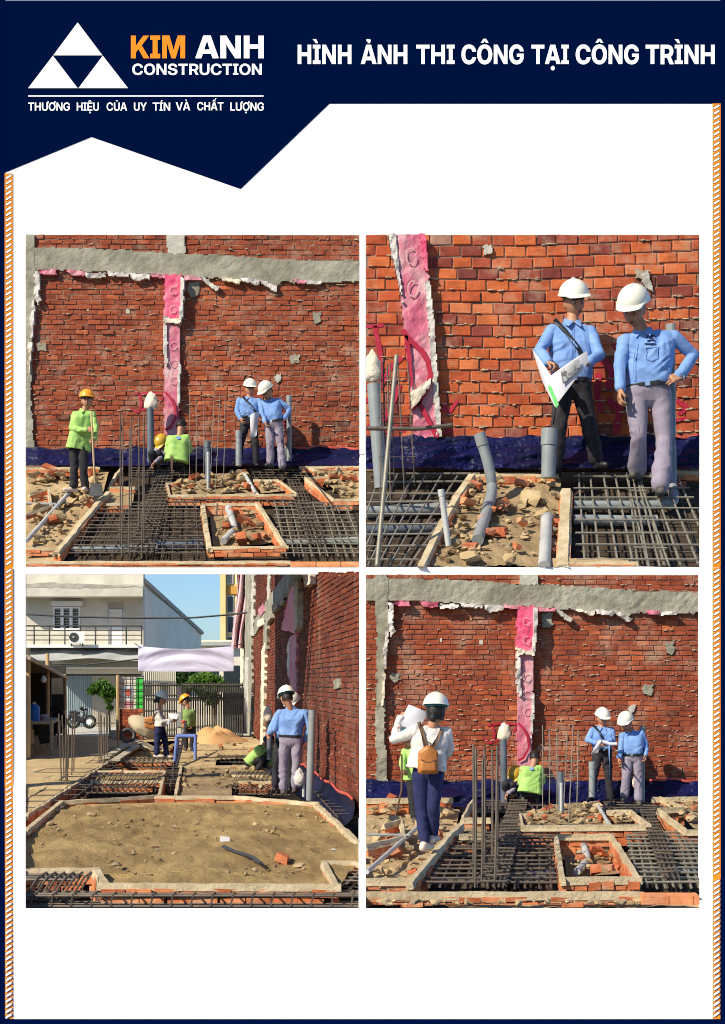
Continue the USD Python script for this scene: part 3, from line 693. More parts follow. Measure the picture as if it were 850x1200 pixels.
def broken_brick(p, s, rng):
    q = V([[-1, -.5, -.4], [1, -.5, -.4], [1, .5, -.4], [-1, .5, -.4], [-1, -.5, .4], [1, -.5, .4], [1, .5, .4], [-1, .5, .4]]) * 1.1 + rng.normal(0, 0.10, (8, 3))
    m = trimesh.transformations.euler_matrix(rng.uniform(-.5, .5), rng.uniform(-.4, .4), rng.uniform(0, 3.1))[:3, :3]
    return hexa(*((q @ m.T * s + p)[:4], (q @ m.T * s + p)[4:]))
def pipe_line(G, pts, rpx, label, m='pvc_grey', name='plastic_pipe', cat='pipe', group=None, collar=True, n=14, upright=None):
    """A plastic pipe through photo pixels; each entry is (px, py, height) or (px, py, height, depth)."""
    W = [G.pt(x, y, h) if len(r) == 0 else G.up(x, y, r[0]) for x, y, h, *r in pts]
    W = [V(p, ) for p in W]; u = np.mean([p[1] for p in W]) / FPX
    B = bend(W, 7) if len(W) > 2 else V(W, )
    t = thing(name, label, cat, group)
    obj('tube', tube(B, rpx * u, n), m, t, smooth=50)
    if collar:
        a, b = B[-1], B[-2]; e = (a - b) / np.linalg.norm(a - b)
        obj('collar', tube([a - e * rpx * u * 2.2, a + e * 0.004], rpx * u * 1.12, n), m, t, smooth=50)
    return t, B
def column_bars(G, pts, r, label, group=None, ties=(), m='rebar_steel', tie_h=None):
    """Upright starter bars of a column: (px, foot row, top row) each, tied with stirrups."""
    t = thing('column_rebar', label, 'rebar', group); F = []
    for e in pts:
        x, y0, y1 = e[:3]; lean = e[3] if len(e) > 3 else 0
        p = G.pt(x, y0, -0.1); q = G.up(x + lean, y1, p[1]); F.append((p, q))
        obj('bar', tube([p, (p + q) / 2 + V([0.004, 0, 0]), q], r, 6), m, t, smooth=50)
    for k in ties:
        c = [p + (q - p) * k for p, q in F]
        lo, hi = min(x[0] for x in c), max(x[0] for x in c); y = np.mean([x[1] for x in c]); z = np.mean([x[2] for x in c]); w = max(hi - lo, 0.05)
        lo, hi = lo - 0.015, hi + 0.015
        obj('stirrup', tube([[lo, y - w / 2, z], [hi, y - w / 2, z], [hi, y + w / 2, z], [lo, y + w / 2, z], [lo, y - w / 2, z]], r * 0.6, 5), m, t, smooth=50)
    return t
def bag_on(p, w, h, seed, label, m='cement_bag', name='paper_bag'):
    v = ICO[3].vertices.copy(); n = meshkit.fbm(v * 1.8 + seed, 3, seed) - 0.5
    s = V([w, w * 0.7, h]); t = (v[:, 2:] + 1) / 2
    v = v * (1 + 0.5 * n[:, None]) * s * np.hstack([1.15 - 0.45 * t, 1.15 - 0.45 * t, np.ones_like(t)])
    return single(name, trimesh.Trimesh(v + p, ICO[3].faces, process=False), m, label, 'bag', smooth=60)

def site(G, D, dx, dy, win, tg):
    """The foundation trenches in front of the wall; all pixels are those of the upper left picture, shifted by dx, dy. tg names the picture."""
    x0, y0, x1, y1 = win; u = D / FPX; dm = (G.d0 + G.d1) / 2 / FPX
    here = tg
    base = Polygon([(x0, y1 - 0.3), (x1, y1 - 0.3), (x1, 531), (x0, 531)])
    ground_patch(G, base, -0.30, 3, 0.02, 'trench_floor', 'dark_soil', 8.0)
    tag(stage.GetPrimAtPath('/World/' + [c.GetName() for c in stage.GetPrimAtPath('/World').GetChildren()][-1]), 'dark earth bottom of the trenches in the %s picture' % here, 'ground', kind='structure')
    bw = sbox(*win)
    def soil(poly, h, seed, amp, m, label, **k):
        p = Polygon(poly).buffer(0).intersection(bw)
        if p.is_empty: return
        tag(ground_patch(G, p, h, seed, amp, 'soil_bed', m, **k), label + ' in the %s picture' % here, 'soil', kind='structure')
    # beds of earth and rubble
    soil([(x0, 668), (x0, 549), (105, 549), (128, 552), (118, 590), (76, 652), (60, 668)], -0.20, 5, 0.07, 'rubble', 'heaped pale rubble on the left', fine=0.04, step=3)
    soil([(128, 571), (158, 570), (156, 590), (116, 592)], -0.10, 6, 0.05, 'soil', 'small earth bed behind the left brick edge', fine=0.03)
    soil([(200, 565), (232, 556), (290, 551), (304, 579), (202, 581)], -0.07, 7, 0.06, 'soil', 'earth and broken brick in the middle bed', fine=0.05, step=3)
    soil([(300, 562), (330, 563), (340, 577), (306, 578)], -0.08, 8, 0.04, 'soil', 'earth in the small L shaped bed', fine=0.03)
    soil([(362, 549), (430, 549), (430, 585), (402, 584), (372, 556)], -0.08, 9, 0.05, 'soil', 'earth in the bed at the right edge', fine=0.04)
    soil([(245, 594), (300, 593), (330, 636), (250, 640)], -0.24, 10, 0.06, 'soil', 'earth in the pit with the bent pipe', fine=0.05)
    if y1 > 668: soil([(x0, y1), (x0, 668), (x1, 668), (x1, y1)], -0.12, 12, 0.06, 'rubble', 'sandy rubble along the front edge', fine=0.05, step=3)
    # rebar mats
    grp = 'rebar mats over the trenches'
    mm = lambda c, nu, nv, lab, h=-0.10, r=0.012, seed=1, m='rebar_steel': mat_between(G, c, nu, nv, h, r, lab + ' of the %s picture' % here, win, seed, None, m=m)
    mm([(80, 652), (240, 652), (235, 588), (112, 588)], 11, 14, 'large rebar mat over the left front trench')
    mm([(148, 650), (180, 650), (205, 551), (184, 551)], 5, 26, 'narrow rebar mat running back beside the upright bars', -0.04)
    mm([(150, 560), (226, 559), (226, 549), (152, 549)], 12, 4, 'rebar mat at the feet of the crouching workers')
    mm([(330, 652), (432, 652), (408, 588), (318, 588)], 10, 13, 'large rebar mat over the right front trench', m='rebar_light')
    mm([(360, 640), (385, 640), (352, 562), (336, 562)], 4, 18, 'narrow rebar mat running back on the right', -0.04)
    mm([(296, 562), (378, 563), (366, 548), (290, 548)], 10, 5, 'rebar mat under the two engineers')
    mm([(202, 588), (345, 588), (338, 580), (202, 580)], 16, 3, 'rebar mat in the cross trench behind the pit')
    mm([(80, 652), (240, 652), (235, 588), (112, 588)], 8, 9, 'lower rebar layer in the left front trench', -0.22, seed=3)
    mm([(330, 652), (432, 652), (408, 588), (318, 588)], 7, 8, 'lower rebar layer in the right front trench', -0.22, seed=4)
    mm([(152, 650), (184, 650), (207, 551), (186, 551)], 4, 20, 'lower layer of the narrow rebar mat', -0.20, seed=5)
    # kerbs
    kk = lambda pts, w, lab, seed, drop=0.2, **k: kerb(G, pts, w, 0.0, drop, lab + ' of the %s picture' % here, seed, win, None, **k)
    kk([(x0, 658), (338, 658)], 6.5, 'long mortared front kerb', 1, 0.10, brick_every=26)
    kk([(67, 646), (113, 590), (126, 578)], 9, 'orange hollow brick edge left of the large mat', 2, brick_every=12)
    kk([(x0, 642), (66, 642)], 4, 'short brick kerb in the left corner', 3, 0.12)
    kk([(126, 590), (152, 589)], 3, 'thin kerb behind the large left mat', 4)
    kk([(128, 571), (136, 555), (141, 549)], 4, 'pale kerb slanting to the tarp', 5)
    kk([(128, 571), (160, 571)], 3, 'kerb of the small earth bed', 6)
    kk([(238, 592), (246, 642)], 6, 'left edge of the pit with the bent pipe', 7)
    kk([(238, 590), (300, 590)], 3.6, 'rear edge of the pit with the bent pipe', 8)
    kk([(302, 590), (322, 620), (334, 640)], 6, 'right edge of the pit with the bent pipe', 9)
    kk([(244, 641), (336, 640)], 6, 'front edge of the pit with the bent pipe', 10, 0.16)
    kk([(198, 580), (346, 579)], 3.2, 'kerb in front of the middle bed', 11)
    kk([(196, 566), (222, 565)], 2.6, 'kerb of the small bed by the crouching worker', 12); kk([(196, 566), (199, 580)], 3, 'left end kerb of the middle bed', 13)
    kk([(298, 562), (326, 562), (348, 579)], 3.2, 'L shaped kerb of the small bed', 14); kk([(284, 551), (302, 579)], 3.4, 'slanting kerb beside the grey pipe run', 15)
    kk([(358, 560), (391, 585), (432, 584)], 3.6, 'kerb of the bed at the right edge', 16); kk([(358, 560), (386, 558), (360, 546)], 3.0, 'short kerb by the tarp on the right', 17)
    kk([(36, 578), (57, 572), (60, 592), (x0, 602)], 4, 'broken pale kerb in the rubble on the left', 18)
    kk([(x0, 548.5), (116, 547.5)], 3, 'brick footing at the tarp on the left', 19, 0.16)
    kk([(352, 547), (x1, 546)], 3, 'brick footing at the tarp on the right', 20, 0.12)
    # orange bricks in front on the right
    if True:
        rng = np.random.default_rng(4)
        for k, (a, b) in enumerate(((340, 370), (371, 399), (400, 428))):
            b = min(b, x1)
            if b - a < 6: continue
            A, B = G.pt(a, 662, 0.02), G.pt(b, 662, 0.02); v = B - A
            sd = V([0, 0.12, 0.12 * G.b]); q = V([A, B, B + sd, A + sd])
            single('loose_brick', hexa(q - V([0, 0, 0.11]), q), 'kerb_brick', ['orange brick beside the front kerb', 'orange brick between two others', 'outermost orange brick'][k] + ', %s picture' % here, 'brick', uv=np.tile([0.75 + 0.1 * k, .5], (8, 1)))
    # pipes
    pipe_line(G, [(x0 + 1, 634, -0.03), (82, 576, -0.03)], 2.6, 'long pale conduit slanting over the rubble of the %s picture' % here, 'pvc_light')
    pipe_line(G, [(x0 + 1, 590, 0.0), (66, 591, 0.0)], 1.6, 'thin grey conduit lying on the rubble of the %s picture' % here, 'pvc_grey')
    pipe_line(G, [(262, 634, -0.16), (276, 620, -0.16), (268, 596, -0.10)], 4.2, 'bent pale pipe in the pit of the %s picture' % here, 'pvc_light')
    pipe_line(G, [(85, 645, -0.2), (185, 642, -0.2)], 4.5, 'grey drain pipe under the left mat of the %s picture' % here, 'pvc_grey')
    pipe_line(G, [(176, 640, -0.2), (238, 638, -0.2)], 6, 'thick dark drain pipe under the left mat of the %s picture' % here, 'pvc_dark')
    pipe_line(G, [(335, 636, -0.2), (x1 - 1, 634, -0.2)], 4.5, 'grey drain pipe under the right mat of the %s picture' % here, 'pvc_grey')
    pipe_line(G, [(300, 578, 0.0), (287, 556, 0.02)], 2.2, 'grey pipe lying along the slanting kerb of the %s picture' % here, 'pvc_light')
    dd = G.d1 - 0.45
    p, _ = pipe_line(G, [(177, 552, 0, dd), (176, 478, 0, dd)], 4.2, 'dark upright pipe under a cement bag in the %s picture' % here, 'pvc_dark', collar=False)
    bag_on(G.up(177, 470, dd), 8 * dd / FPX, 11 * dd / FPX, 3, 'pale cement bag pulled over the upright pipe of the %s picture' % here)
    pipe_line(G, [(339, 552, 0, dd), (339, 464, 0, dd)], 3.0, 'tall grey pipe standing at the right engineer of the %s picture' % here, 'pvc_grey')
    pipe_line(G, [(280, 546, 0, dd - .5), (280, 505, 0, dd - .5)], 3.6, 'grey pipe stub at the left boot of the engineer in the %s picture' % here, 'pvc_grey')
    pipe_line(G, [(244, 568, 0, dd - 1.0), (243, 517, 0, dd - 1.0)], 3.4, 'grey pipe stub among thin bars of the %s picture' % here, 'pvc_dark')
    pipe_line(G, [(244, 580, 0, dd - 1.3), (244, 530, 0, dd - 1.3)], 1.7, 'slim pale pipe among thin bars of the %s picture' % here, 'pvc_light')
    bag_on(G.up(332, 528, dd + .1), 5 * dd / FPX, 8 * dd / FPX, 5, 'crumpled pale bag hanging beside the tall pipe of the %s picture' % here)
    # upright bars
    column_bars(G, [(141, 640, 484), (143, 652, 488, 1), (154, 630, 488), (163, 622, 488), (169, 640, 488), (166, 655, 486, 3), (151, 648, 500, 1)], 0.012, 'tall bundle of upright rebar beside the left mat in the %s picture' % here, ties=(0.12, 0.3))
    column_bars(G, [(222, 560, 462), (230, 566, 465), (239, 560, 470), (252, 585, 462, 6), (262, 570, 468, 2), (247, 555, 470, 4)], 0.007, 'thin upright starter bars beside the crouching worker in the %s picture' % here, ties=(0.45, 0.62), m='rebar_light')
    # stones
    cr = []
    st = lambda poly, h, n, s, seed, where, **k: cr.extend(stones(G, poly, h, n, s, seed, where + ', %s picture' % here, win, **k))
    st([(x0, 650), (x0, 552), (120, 552), (110, 590), (70, 640)], -0.12, 110, 10, 1, 'left rubble', big=34, bricks=0.2)
    st([(202, 566), (232, 557), (290, 553), (300, 577), (204, 579)], -0.03, 80, 7, 2, 'middle bed', big=22, bricks=0.35)
    st([(304, 564), (328, 564), (338, 576), (308, 577)], -0.05, 14, 5, 3, 'small bed', big=4)
    st([(366, 550), (428, 550), (428, 582), (400, 582)], -0.04, 46, 6, 4, 'right bed', big=12, bricks=0.2)
    st([(250, 598), (298, 596), (324, 634), (254, 636)], -0.16, 38, 8, 5, 'pit', big=14, bricks=0.5)
    if y1 > 668: st([(x0, y1 - 1), (x0, 669), (x1, 669), (x1, y1 - 1)], -0.06, 60, 7, 6, 'front strip', big=20)
    if cr: single('crumbs', trimesh.util.concatenate(cr), 'rubble', 'small crumbs of stone and mortar on the earth of the %s picture' % here, 'rubble', smooth=50, kind='stuff')
    single('loose_brick', broken_brick(G.pt(284, 632, -0.05), 9 * dm, np.random.default_rng(2)), 'kerb_brick', 'red brick in front of the bent pipe, %s picture' % here, 'brick', uv=np.tile([0.2, .5], (8, 1)))

TRIM[0] = (30, 421, 664.8)
WIN1, WIN4 = (30.0, 275.0, 421.0, 664.6), (15.0, 285.5, 406.0, 675.8)
D1, D4 = 27.08, 16.57
front_wall(G1, D1, (30, 421), (275, 552), 0, 0, 'long red brick wall with grey beam behind the worker leaning on a hoe', 11, True)
pink_column(D1, 0, 0, 'pink plastic lining hanging on the wall of the upper left picture', 5)
tarp_strip(G1, (30, 421), 526, 550, D1, 'dark blue tarp along the foot of the wall in the upper left picture', 2.0, hem=(345, 421))
site(G1, D1, 0, 0, WIN1, 'upper left')
TRIM[0] = (429, 820, 1064.3)
front_wall(G4, D4, (15, 406), (285.5, 552), 414, 388, 'long red brick wall with grey beam facing the woman with the backpack', 12, True)
pink_column(D4, 414, 388, 'pink plastic lining hanging on the wall of the lower right picture', 6)
tarp_strip(G4, (15, 406), 526, 550, D4, 'dark blue tarp along the foot of the wall in the lower right picture', 3.0, 414, 388, hem=(345, 406), reach=0.3)
site(G4, D4, 414, 388, WIN4, 'lower right')

# ------------------------------------------------------------------ upper right picture: close view of the wall and the two engineers
TRIM[0] = (429, 820, 664.8)
D2 = 20.95; WIN2 = (429.0, 275.0, 819.8, 664.6)
w2 = thing('brick_wall', 'close orange red brick wall behind the two large engineers reading the drawing', 'wall')
win2 = sbox(429, 275, 819.8, 552)
obj('mortar_bed', plate(win2, D2 + 0.02, 0.12), 'mortar_dark', w2)
slope2 = lambda x: (0.012 * (x - 600) if x < 600 else -0.040 * (x - 600))
c2 = courses(429, 820, 262, 526, 24.6, 13.3, 1.5, 21, slope2, 0.6)
zone2 = lambda x, y: 0.12 + (0.9 if x > 740 and y > 330 else 0) + (0.75 if y > 360 and x > 500 else 0) + (0.3 if x < 470 else 0)
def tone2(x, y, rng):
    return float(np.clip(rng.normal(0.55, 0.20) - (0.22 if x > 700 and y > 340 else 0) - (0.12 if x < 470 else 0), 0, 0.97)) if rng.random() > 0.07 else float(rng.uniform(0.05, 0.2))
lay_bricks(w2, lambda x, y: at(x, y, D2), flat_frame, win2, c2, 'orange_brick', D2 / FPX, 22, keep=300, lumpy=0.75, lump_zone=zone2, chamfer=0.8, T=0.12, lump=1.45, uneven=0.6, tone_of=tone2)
for k, (g, m) in enumerate((([(752, 318), (760, 316), (763, 330), (766, 342), (758, 338), (753, 330)], 'concrete_light'), ([(566, 288), (576, 287), (577, 297), (568, 299)], 'concrete_light'), ([(745, 316), (757, 318), (756, 328), (746, 326)], 'mortar'))):
    obj('mortar_patch', rough_plate(wavy(g, k, 0.6), D2 - 0.03, 0.06, k, 0.02, 1.2), m, w2, smooth=45)
for k, (p, ww) in enumerate((([(429, 383), (440, 382), (448, 381)], 3), ([(440, 384), (443, 400), (447, 420), (446, 445)], 4), ([(520, 460), (522, 480)], 4), ([(429, 470), (445, 455), (458, 430), (470, 420)], 4), ([(432, 500), (450, 492), (462, 470), (468, 452)], 4), ([(445, 508), (462, 500), (474, 505)], 4), ([(526, 484), (536, 470)], 3), ([(722, 405), (740, 395), (752, 400), (756, 420)], 6), ([(708, 424), (718, 436), (714, 452)], 6), ([(715, 470), (726, 480), (722, 505)], 6), ([(702, 440), (700, 460), (704, 480)], 5), ([(795, 470), (806, 478), (797, 484)], 4), ([(788, 494), (812, 488)], 3), ([(512, 490), (528, 505), (516, 508)], 3))):
    obj('paint_stroke', ribbon(p, ww * 1.35, D2, 0.014, 0, 0, k), 'red_paint', w2)
pc = thing('column_lining', 'pink plastic covered column edge crossing the close brick wall', 'plastic sheet')
body = wavy([(460, 275), (497, 275), (502, 320), (507, 380), (510, 430), (512, 470), (514, 512), (486, 514), (481, 455), (476, 410), (470, 350), (464, 310)], 3, 0.5)
obj('lining', rough_plate(body, D2 - 0.10, 0.12, 4, 0.032, 1.6), 'pink_plastic', pc, smooth=50)
obj('edge_strip', rough_plate(wavy([(455, 275), (464, 275), (466, 300), (470, 330), (473, 360), (467, 330), (461, 305)], 5, 0.4), D2 - 0.13, 0.13, 5, 0.04, 1.4), 'white_plastic', pc, smooth=50)
obj('edge_strip', rough_plate(wavy([(498, 330), (504, 330), (509, 380), (513, 440), (518, 512), (512, 512), (506, 440), (503, 390)], 6, 0.4), D2 - 0.13, 0.13, 6, 0.04, 1.4), 'white_plastic', pc, smooth=50)
obj('edge_strip', rough_plate(wavy([(492, 275), (499, 275), (502, 318), (498, 316)], 8, 0.4), D2 - 0.13, 0.13, 6, 0.04, 1.4), 'hot_pink_plastic', pc, smooth=50)
obj('torn_flap', rough_plate(wavy([(481, 462), (497, 450), (506, 443), (505, 452), (492, 470), (483, 480)], 7, 0.5), D2 - 0.20, 0.18, 7, 0.05, 1.4), 'cement_bag', pc, smooth=50)
for k, (p, ww) in enumerate((([(473, 388), (482, 400), (494, 410), (502, 424), (505, 440), (500, 456), (492, 470), (482, 478)], 4.5), ([(476, 395), (480, 420), (482, 450)], 4), ([(484, 462), (494, 476), (504, 496), (512, 510)], 4.5))):
    obj('paint_stroke', ribbon(p, ww * 1.3, D2, 0.175, 0, 0, k), 'red_paint', pc)
for k, y in enumerate((300, 338)):
    a = np.linspace(0.2, 5.0, 16); obj('printed_mark', ribbon([(482 + k * 2 + 6 * math.cos(t), y + 9 * math.sin(t)) for t in a], 1.5, D2, 0.168, 0, 0, k), 'faded_print', pc)
tarp_strip(G2, (429, 819.8), 513, 554, D2, 'dark blue tarp along the foot of the close brick wall', 5.0, hem=(784, 819), reach=0.45)
g2 = lambda poly, h, seed, amp, m, label, **k: tag(ground_patch(G2, Polygon(poly).buffer(0).intersection(sbox(*WIN2)), h, seed, amp, 'soil_bed', m, **k), label, 'soil', kind='structure')
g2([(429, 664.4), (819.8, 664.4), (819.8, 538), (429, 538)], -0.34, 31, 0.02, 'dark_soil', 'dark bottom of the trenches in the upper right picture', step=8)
g2([(552, 557), (656, 557), (662, 600), (660, 664.4), (488, 664.4), (520, 606)], -0.13, 32, 0.08, 'soil', 'sandy rubble bed between the two rebar mats of the upper right picture', step=2.5, fine=0.06)
g2([(640, 664.4), (745, 664.4), (735, 655), (640, 655)], -0.03, 33, 0.03, 'rubble', 'earth at the front kerb of the upper right picture', step=2.5, fine=0.03)
mat_between(G2, [(400, 665), (486, 665), (566, 553), (440, 553)], 7, 9, -0.06, 0.016, 'rebar mat at the left edge of the upper right picture', WIN2, 5, None, m='rebar_light')
mat_between(G2, [(420, 660), (470, 668), (550, 553), (440, 553)], 4, 4, -0.26, 0.013, 'deeper rebar mat at the left edge of the upper right picture', WIN2, 6, None)
mat_between(G2, [(676, 665), (850, 665), (800, 556), (672, 556)], 9, 8, -0.06, 0.016, 'rebar mat under the feet of the large engineer in grey trousers', WIN2, 7, None, m='rebar_light')
mat_between(G2, [(745, 665), (790, 665), (752, 562), (736, 562)], 4, 3, -0.04, 0.014, 'doubled bars under the front shoe of the large engineer', WIN2, 8, None, m='rebar_light')
mat_between(G2, [(676, 665), (840, 665), (800, 552), (672, 552)], 5, 4, -0.28, 0.013, 'deeper rebar mat in the right trench of the upper right picture', WIN2, 9, None)
k2 = lambda pts, w, lab, seed, drop=0.25, **k: kerb(G2, pts, w, 0.0, drop, lab + ' of the upper right picture', seed, WIN2, None, **k)
k2([(552, 557), (536, 580), (514, 620), (494, 662)], 11, 'rough mortared edge left of the rubble bed', 41, brick_every=20)
k2([(556, 556), (652, 556)], 7, 'brick edge at the tarp behind the rubble bed', 42, brick_every=24)
k2([(664, 574), (660, 660)], 15, 'pale mortared post like kerb beside the right mat', 43, brick_every=40)
k2([(662, 659), (744, 659)], 9, 'short front kerb at the right mat', 44, brick_every=30)
k2([(790, 552), (819, 553)], 8, 'brick corner at the right edge', 45, brick_every=20)
pl = pipe_line
dA = G2.depth(560)
pl(G2, [(560, 633, -0.02), (578, 575, 0.02), (573, 545, 0, G2.depth(577)), (562, 508, 0, G2.depth(578))], 6.6, 'bent grey pipe rising out of the rubble before the tarp', 'pvc_grey')
pl(G2, [(643, 560, 0, 19.7), (644, 503, 0, 19.7)], 8.6, 'thick capped grey pipe left of the dark trousered engineer', 'pvc_grey')
pl(G2, [(638, 664, -0.02), (641, 604, -0.02)], 7, 'pale grey pipe lying below the two big stones', 'pvc_light')
pl(G2, [(526, 640, 0, 17.4), (517, 574, 0, 17.4)], 3.6, 'slim pale pipe leaning over the left kerb of the upper right picture', 'pvc_light')
pl(G2, [(672, 592, -0.17), (762, 592, -0.17), (791, 590, -0.14), (787, 562, 0, 20.25), (786, 380, 0, 20.25)], 6.0, 'tall grey pipe with an elbow beside the large engineer', 'pvc_grey', collar=False)
pl(G2, [(672, 609, -0.2), (770, 610, -0.2)], 6.0, 'second grey pipe lying under the right mat of the upper right picture', 'pvc_grey')
pl(G2, [(429.5, 600, -0.2), (524, 596, -0.2)], 7, 'grey pipe under the left mat of the upper right picture', 'pvc_grey')
pl(G2, [(429.5, 622, -0.22), (512, 618, -0.22)], 6, 'lower grey pipe under the left mat of the upper right picture', 'pvc_dark')
pl(G2, [(447, 572, 0, 19.6), (438, 450, 0, 19.6)], 8, 'pale pipe standing at the left edge of the upper right picture', 'pvc_grey', collar=False)
bag_on(at(436.5, 430, 19.6) , 0.14, 0.25, 9, 'pale cement bag over the pipe at the left edge of the upper right picture')
t = thing('ribbed_bar', 'long ribbed reinforcing bar leaning across the left mat', 'rebar'); pA, pB = G2.pt(442, 663, -0.02), at(465, 416, 17.6)
obj('bar', tube([pA, pB], 2.6 * 17 / FPX, 8, 0.035), 'rebar_light', t, smooth=50)
t = thing('ribbed_bar', 'ribbed reinforcing bar lying level before the tarp at the left edge', 'rebar')
obj('bar', tube([at(429.5, 502, 17.9), at(490, 502.5, 17.9), at(531, 498, 17.9)], 2.4 * 18 / FPX, 8, 0.035), 'rebar_steel', t, smooth=50)
column_bars(G2, [(446, 585, 422), (452, 575, 420, -3), (463, 570, 425, -6), (474, 575, 420, -8), (486, 570, 424, -8), (458, 590, 428, -4)], 0.012, 'tied starter bars before the pink column of the upper right picture', ties=(0.25, 0.55, 0.85))
for k, (x, y, s, lab) in enumerate(((626, 583, 15, 'big tan stone resting against the thick capped pipe'), (643, 603, 15, 'big tan stone lying on the pale grey pipe'), (552, 652, 13, 'tan lump of mortar at the foot of the slim pale pipe'), (596, 655, 8, 'lump of rubble at the front of the rubble bed'), (618, 575, 7, 'small stone left of the big stones'))):
    p = G2.pt(x, y, 0); single('stone', rock(p, s * p[1] / FPX, 300 + k, 2), 'rubble', lab, 'stone', smooth=45)
rg = np.random.default_rng(8)
for k, (x, y, s, lab) in enumerate(((589, 590, 9, 'broken hollow brick with holes beside the bent pipe'), (549, 588, 9, 'curved orange roof tile shard on the rubble'), (566, 606, 6, 'small orange brick shard at the bent pipe'), (606, 640, 7, 'orange brick piece at the front of the rubble bed'), (575, 596, 6, 'orange shard right of the bent pipe'), (612, 612, 6, 'grey brick shard under the big stones'))):
    p = G2.pt(x, y, 0.03); tt = thing('broken_brick', lab, 'brick')
    obj('body', broken_brick(p, s * p[1] / FPX, rg), 'kerb_brick', tt, uv=np.tile([rg.random(), .5], (8, 1)))
    if k == 0:
        for a, b in ((-3, -1), (1, -1), (-3, 3), (1, 3)):
            q = G2.up(x + a * .9 - 1, y + b, p[1] - 0.16); obj('hole', ball(q, 0.02, 1), 'dark_metal', tt)
cr2 = stones(G2, [(552, 560), (650, 560), (655, 650), (500, 660), (522, 610)], -0.09, 190, 9, 51, 'rubble bed, upper right picture', WIN2, bricks=0.22, big=46)
single('crumbs', trimesh.util.concatenate(cr2), 'rubble', 'small crumbs on the rubble bed of the upper right picture', 'rubble', smooth=50, kind='stuff')
TRIM[0] = None

# ------------------------------------------------------------------ people
def hullb(*balls, sub=2):
    return m3.Manifold.hull_points(np.vstack([ICO[sub].vertices * r + V(p, ) for p, r in balls]))
def limb(pts, rad, sub=2):
    return [hullb((a, ra), (b, rb), sub=sub) for a, b, ra, rb in zip(pts[:-1], pts[1:], rad[:-1], rad[1:])]
def fuse(parts): return m3.Manifold.batch_boolean(parts, m3.OpType.Add)
def soft(man, length, it=12, seed=None, amp=0.0, freq=12.0, k=1.0):
    """Refines and smooths a union of hulls into one flowing surface; amp adds folds."""
    m = to_tri(man.refine_to_length(length)); m = trimesh.Trimesh(m.vertices, m.faces, process=True)
    trimesh.smoothing.filter_taubin(m, lamb=0.5, nu=0.52, iterations=it)
    if amp:
        n = m.vertex_normals; q = m.vertices / k; rr = np.random.default_rng(seed); w = np.zeros(len(q))
        for t in range(3):                                   # creases running across the cloth in a few directions
            a = [0.5, -0.6, 1.35][t] + rr.uniform(-.2, .2); c, e = math.cos(a), math.sin(a)
            along, across = q[:, 0] * c + q[:, 2] * e, -q[:, 0] * e + q[:, 2] * c
            f = meshkit.noise(np.stack([along * 4.5, across * freq * 2.6 + 1.5 * meshkit.noise(q * 5, t), q[:, 1] * 5], -1) + seed * 3.3 + t * 7, seed + t)
            mask = np.clip(meshkit.noise(q * 4.0 + t * 11 + seed, t) * 2.4 - 0.75, 0, 1)
            w += (1 - np.abs(2 * f - 1) - 0.55) * mask * (1.0 if t < 2 else 0.7)
        w += (meshkit.fbm(q * 5.0 + seed, 2, seed) - .5) * .5
        m = trimesh.Trimesh(m.vertices + n * (w * amp * k)[:, None], m.faces, process=False)
    return m
def unit(v): v = V(v, ).astype(float); return v / max(np.linalg.norm(v), 1e-9)
def yawv(a): a = math.radians(a); return V([math.sin(a), -math.cos(a), 0.0])
def hand_parts(w, dirn, palm, thumb, k, curl=0.5):
    d, n = unit(dirn), unit(palm); n = unit(n - d * (n @ d)); t = np.cross(d, n)
    if t @ V(thumb, ) < 0: t = -t
    P = lambda a, b, c: w + (d * a + t * b + n * c) * k
    out = [hullb((P(-.005, -.018, 0), .017 * k), (P(-.005, .018, 0), .017 * k), (P(.075, -.032, 0), .0125 * k), (P(.078, .030, 0), .0125 * k), sub=1)]
    for b, L in ((.033, .070), (.011, .079), (-.012, .073), (-.033, .056)):
        p0 = P(.078, b, 0); a1 = curl * 0.9; a2 = curl * 2.1
        p1 = p0 + (d * math.cos(a1) + n * math.sin(a1) + t * b * 1.5) * L * .5 * k; p2 = p1 + (d * math.cos(a2) + n * math.sin(a2)) * L * .5 * k
        out += limb([p0, p1, p2], [.0105 * k, .0095 * k, .0078 * k], 1)
    p0, p1 = P(.012, .026, .004), P(.048, .052, .014); p2 = P(.078, .058, .024 + .02 * curl)
    out += limb([p0, p1, p2], [.014 * k, .0115 * k, .0095 * k], 1)
    return out
def head_axes(yaw, pitch, roll):
    f = yawv(yaw); r = unit(np.cross(f, [0, 0, 1])); u = V([0, 0, 1.0])
    p = math.radians(pitch); f, u = f * math.cos(p) - u * math.sin(p), u * math.cos(p) + f * math.sin(p)
    q = math.radians(roll); r, u = r * math.cos(q) + u * math.sin(q), u * math.cos(q) - r * math.sin(q)
    return r, f, u
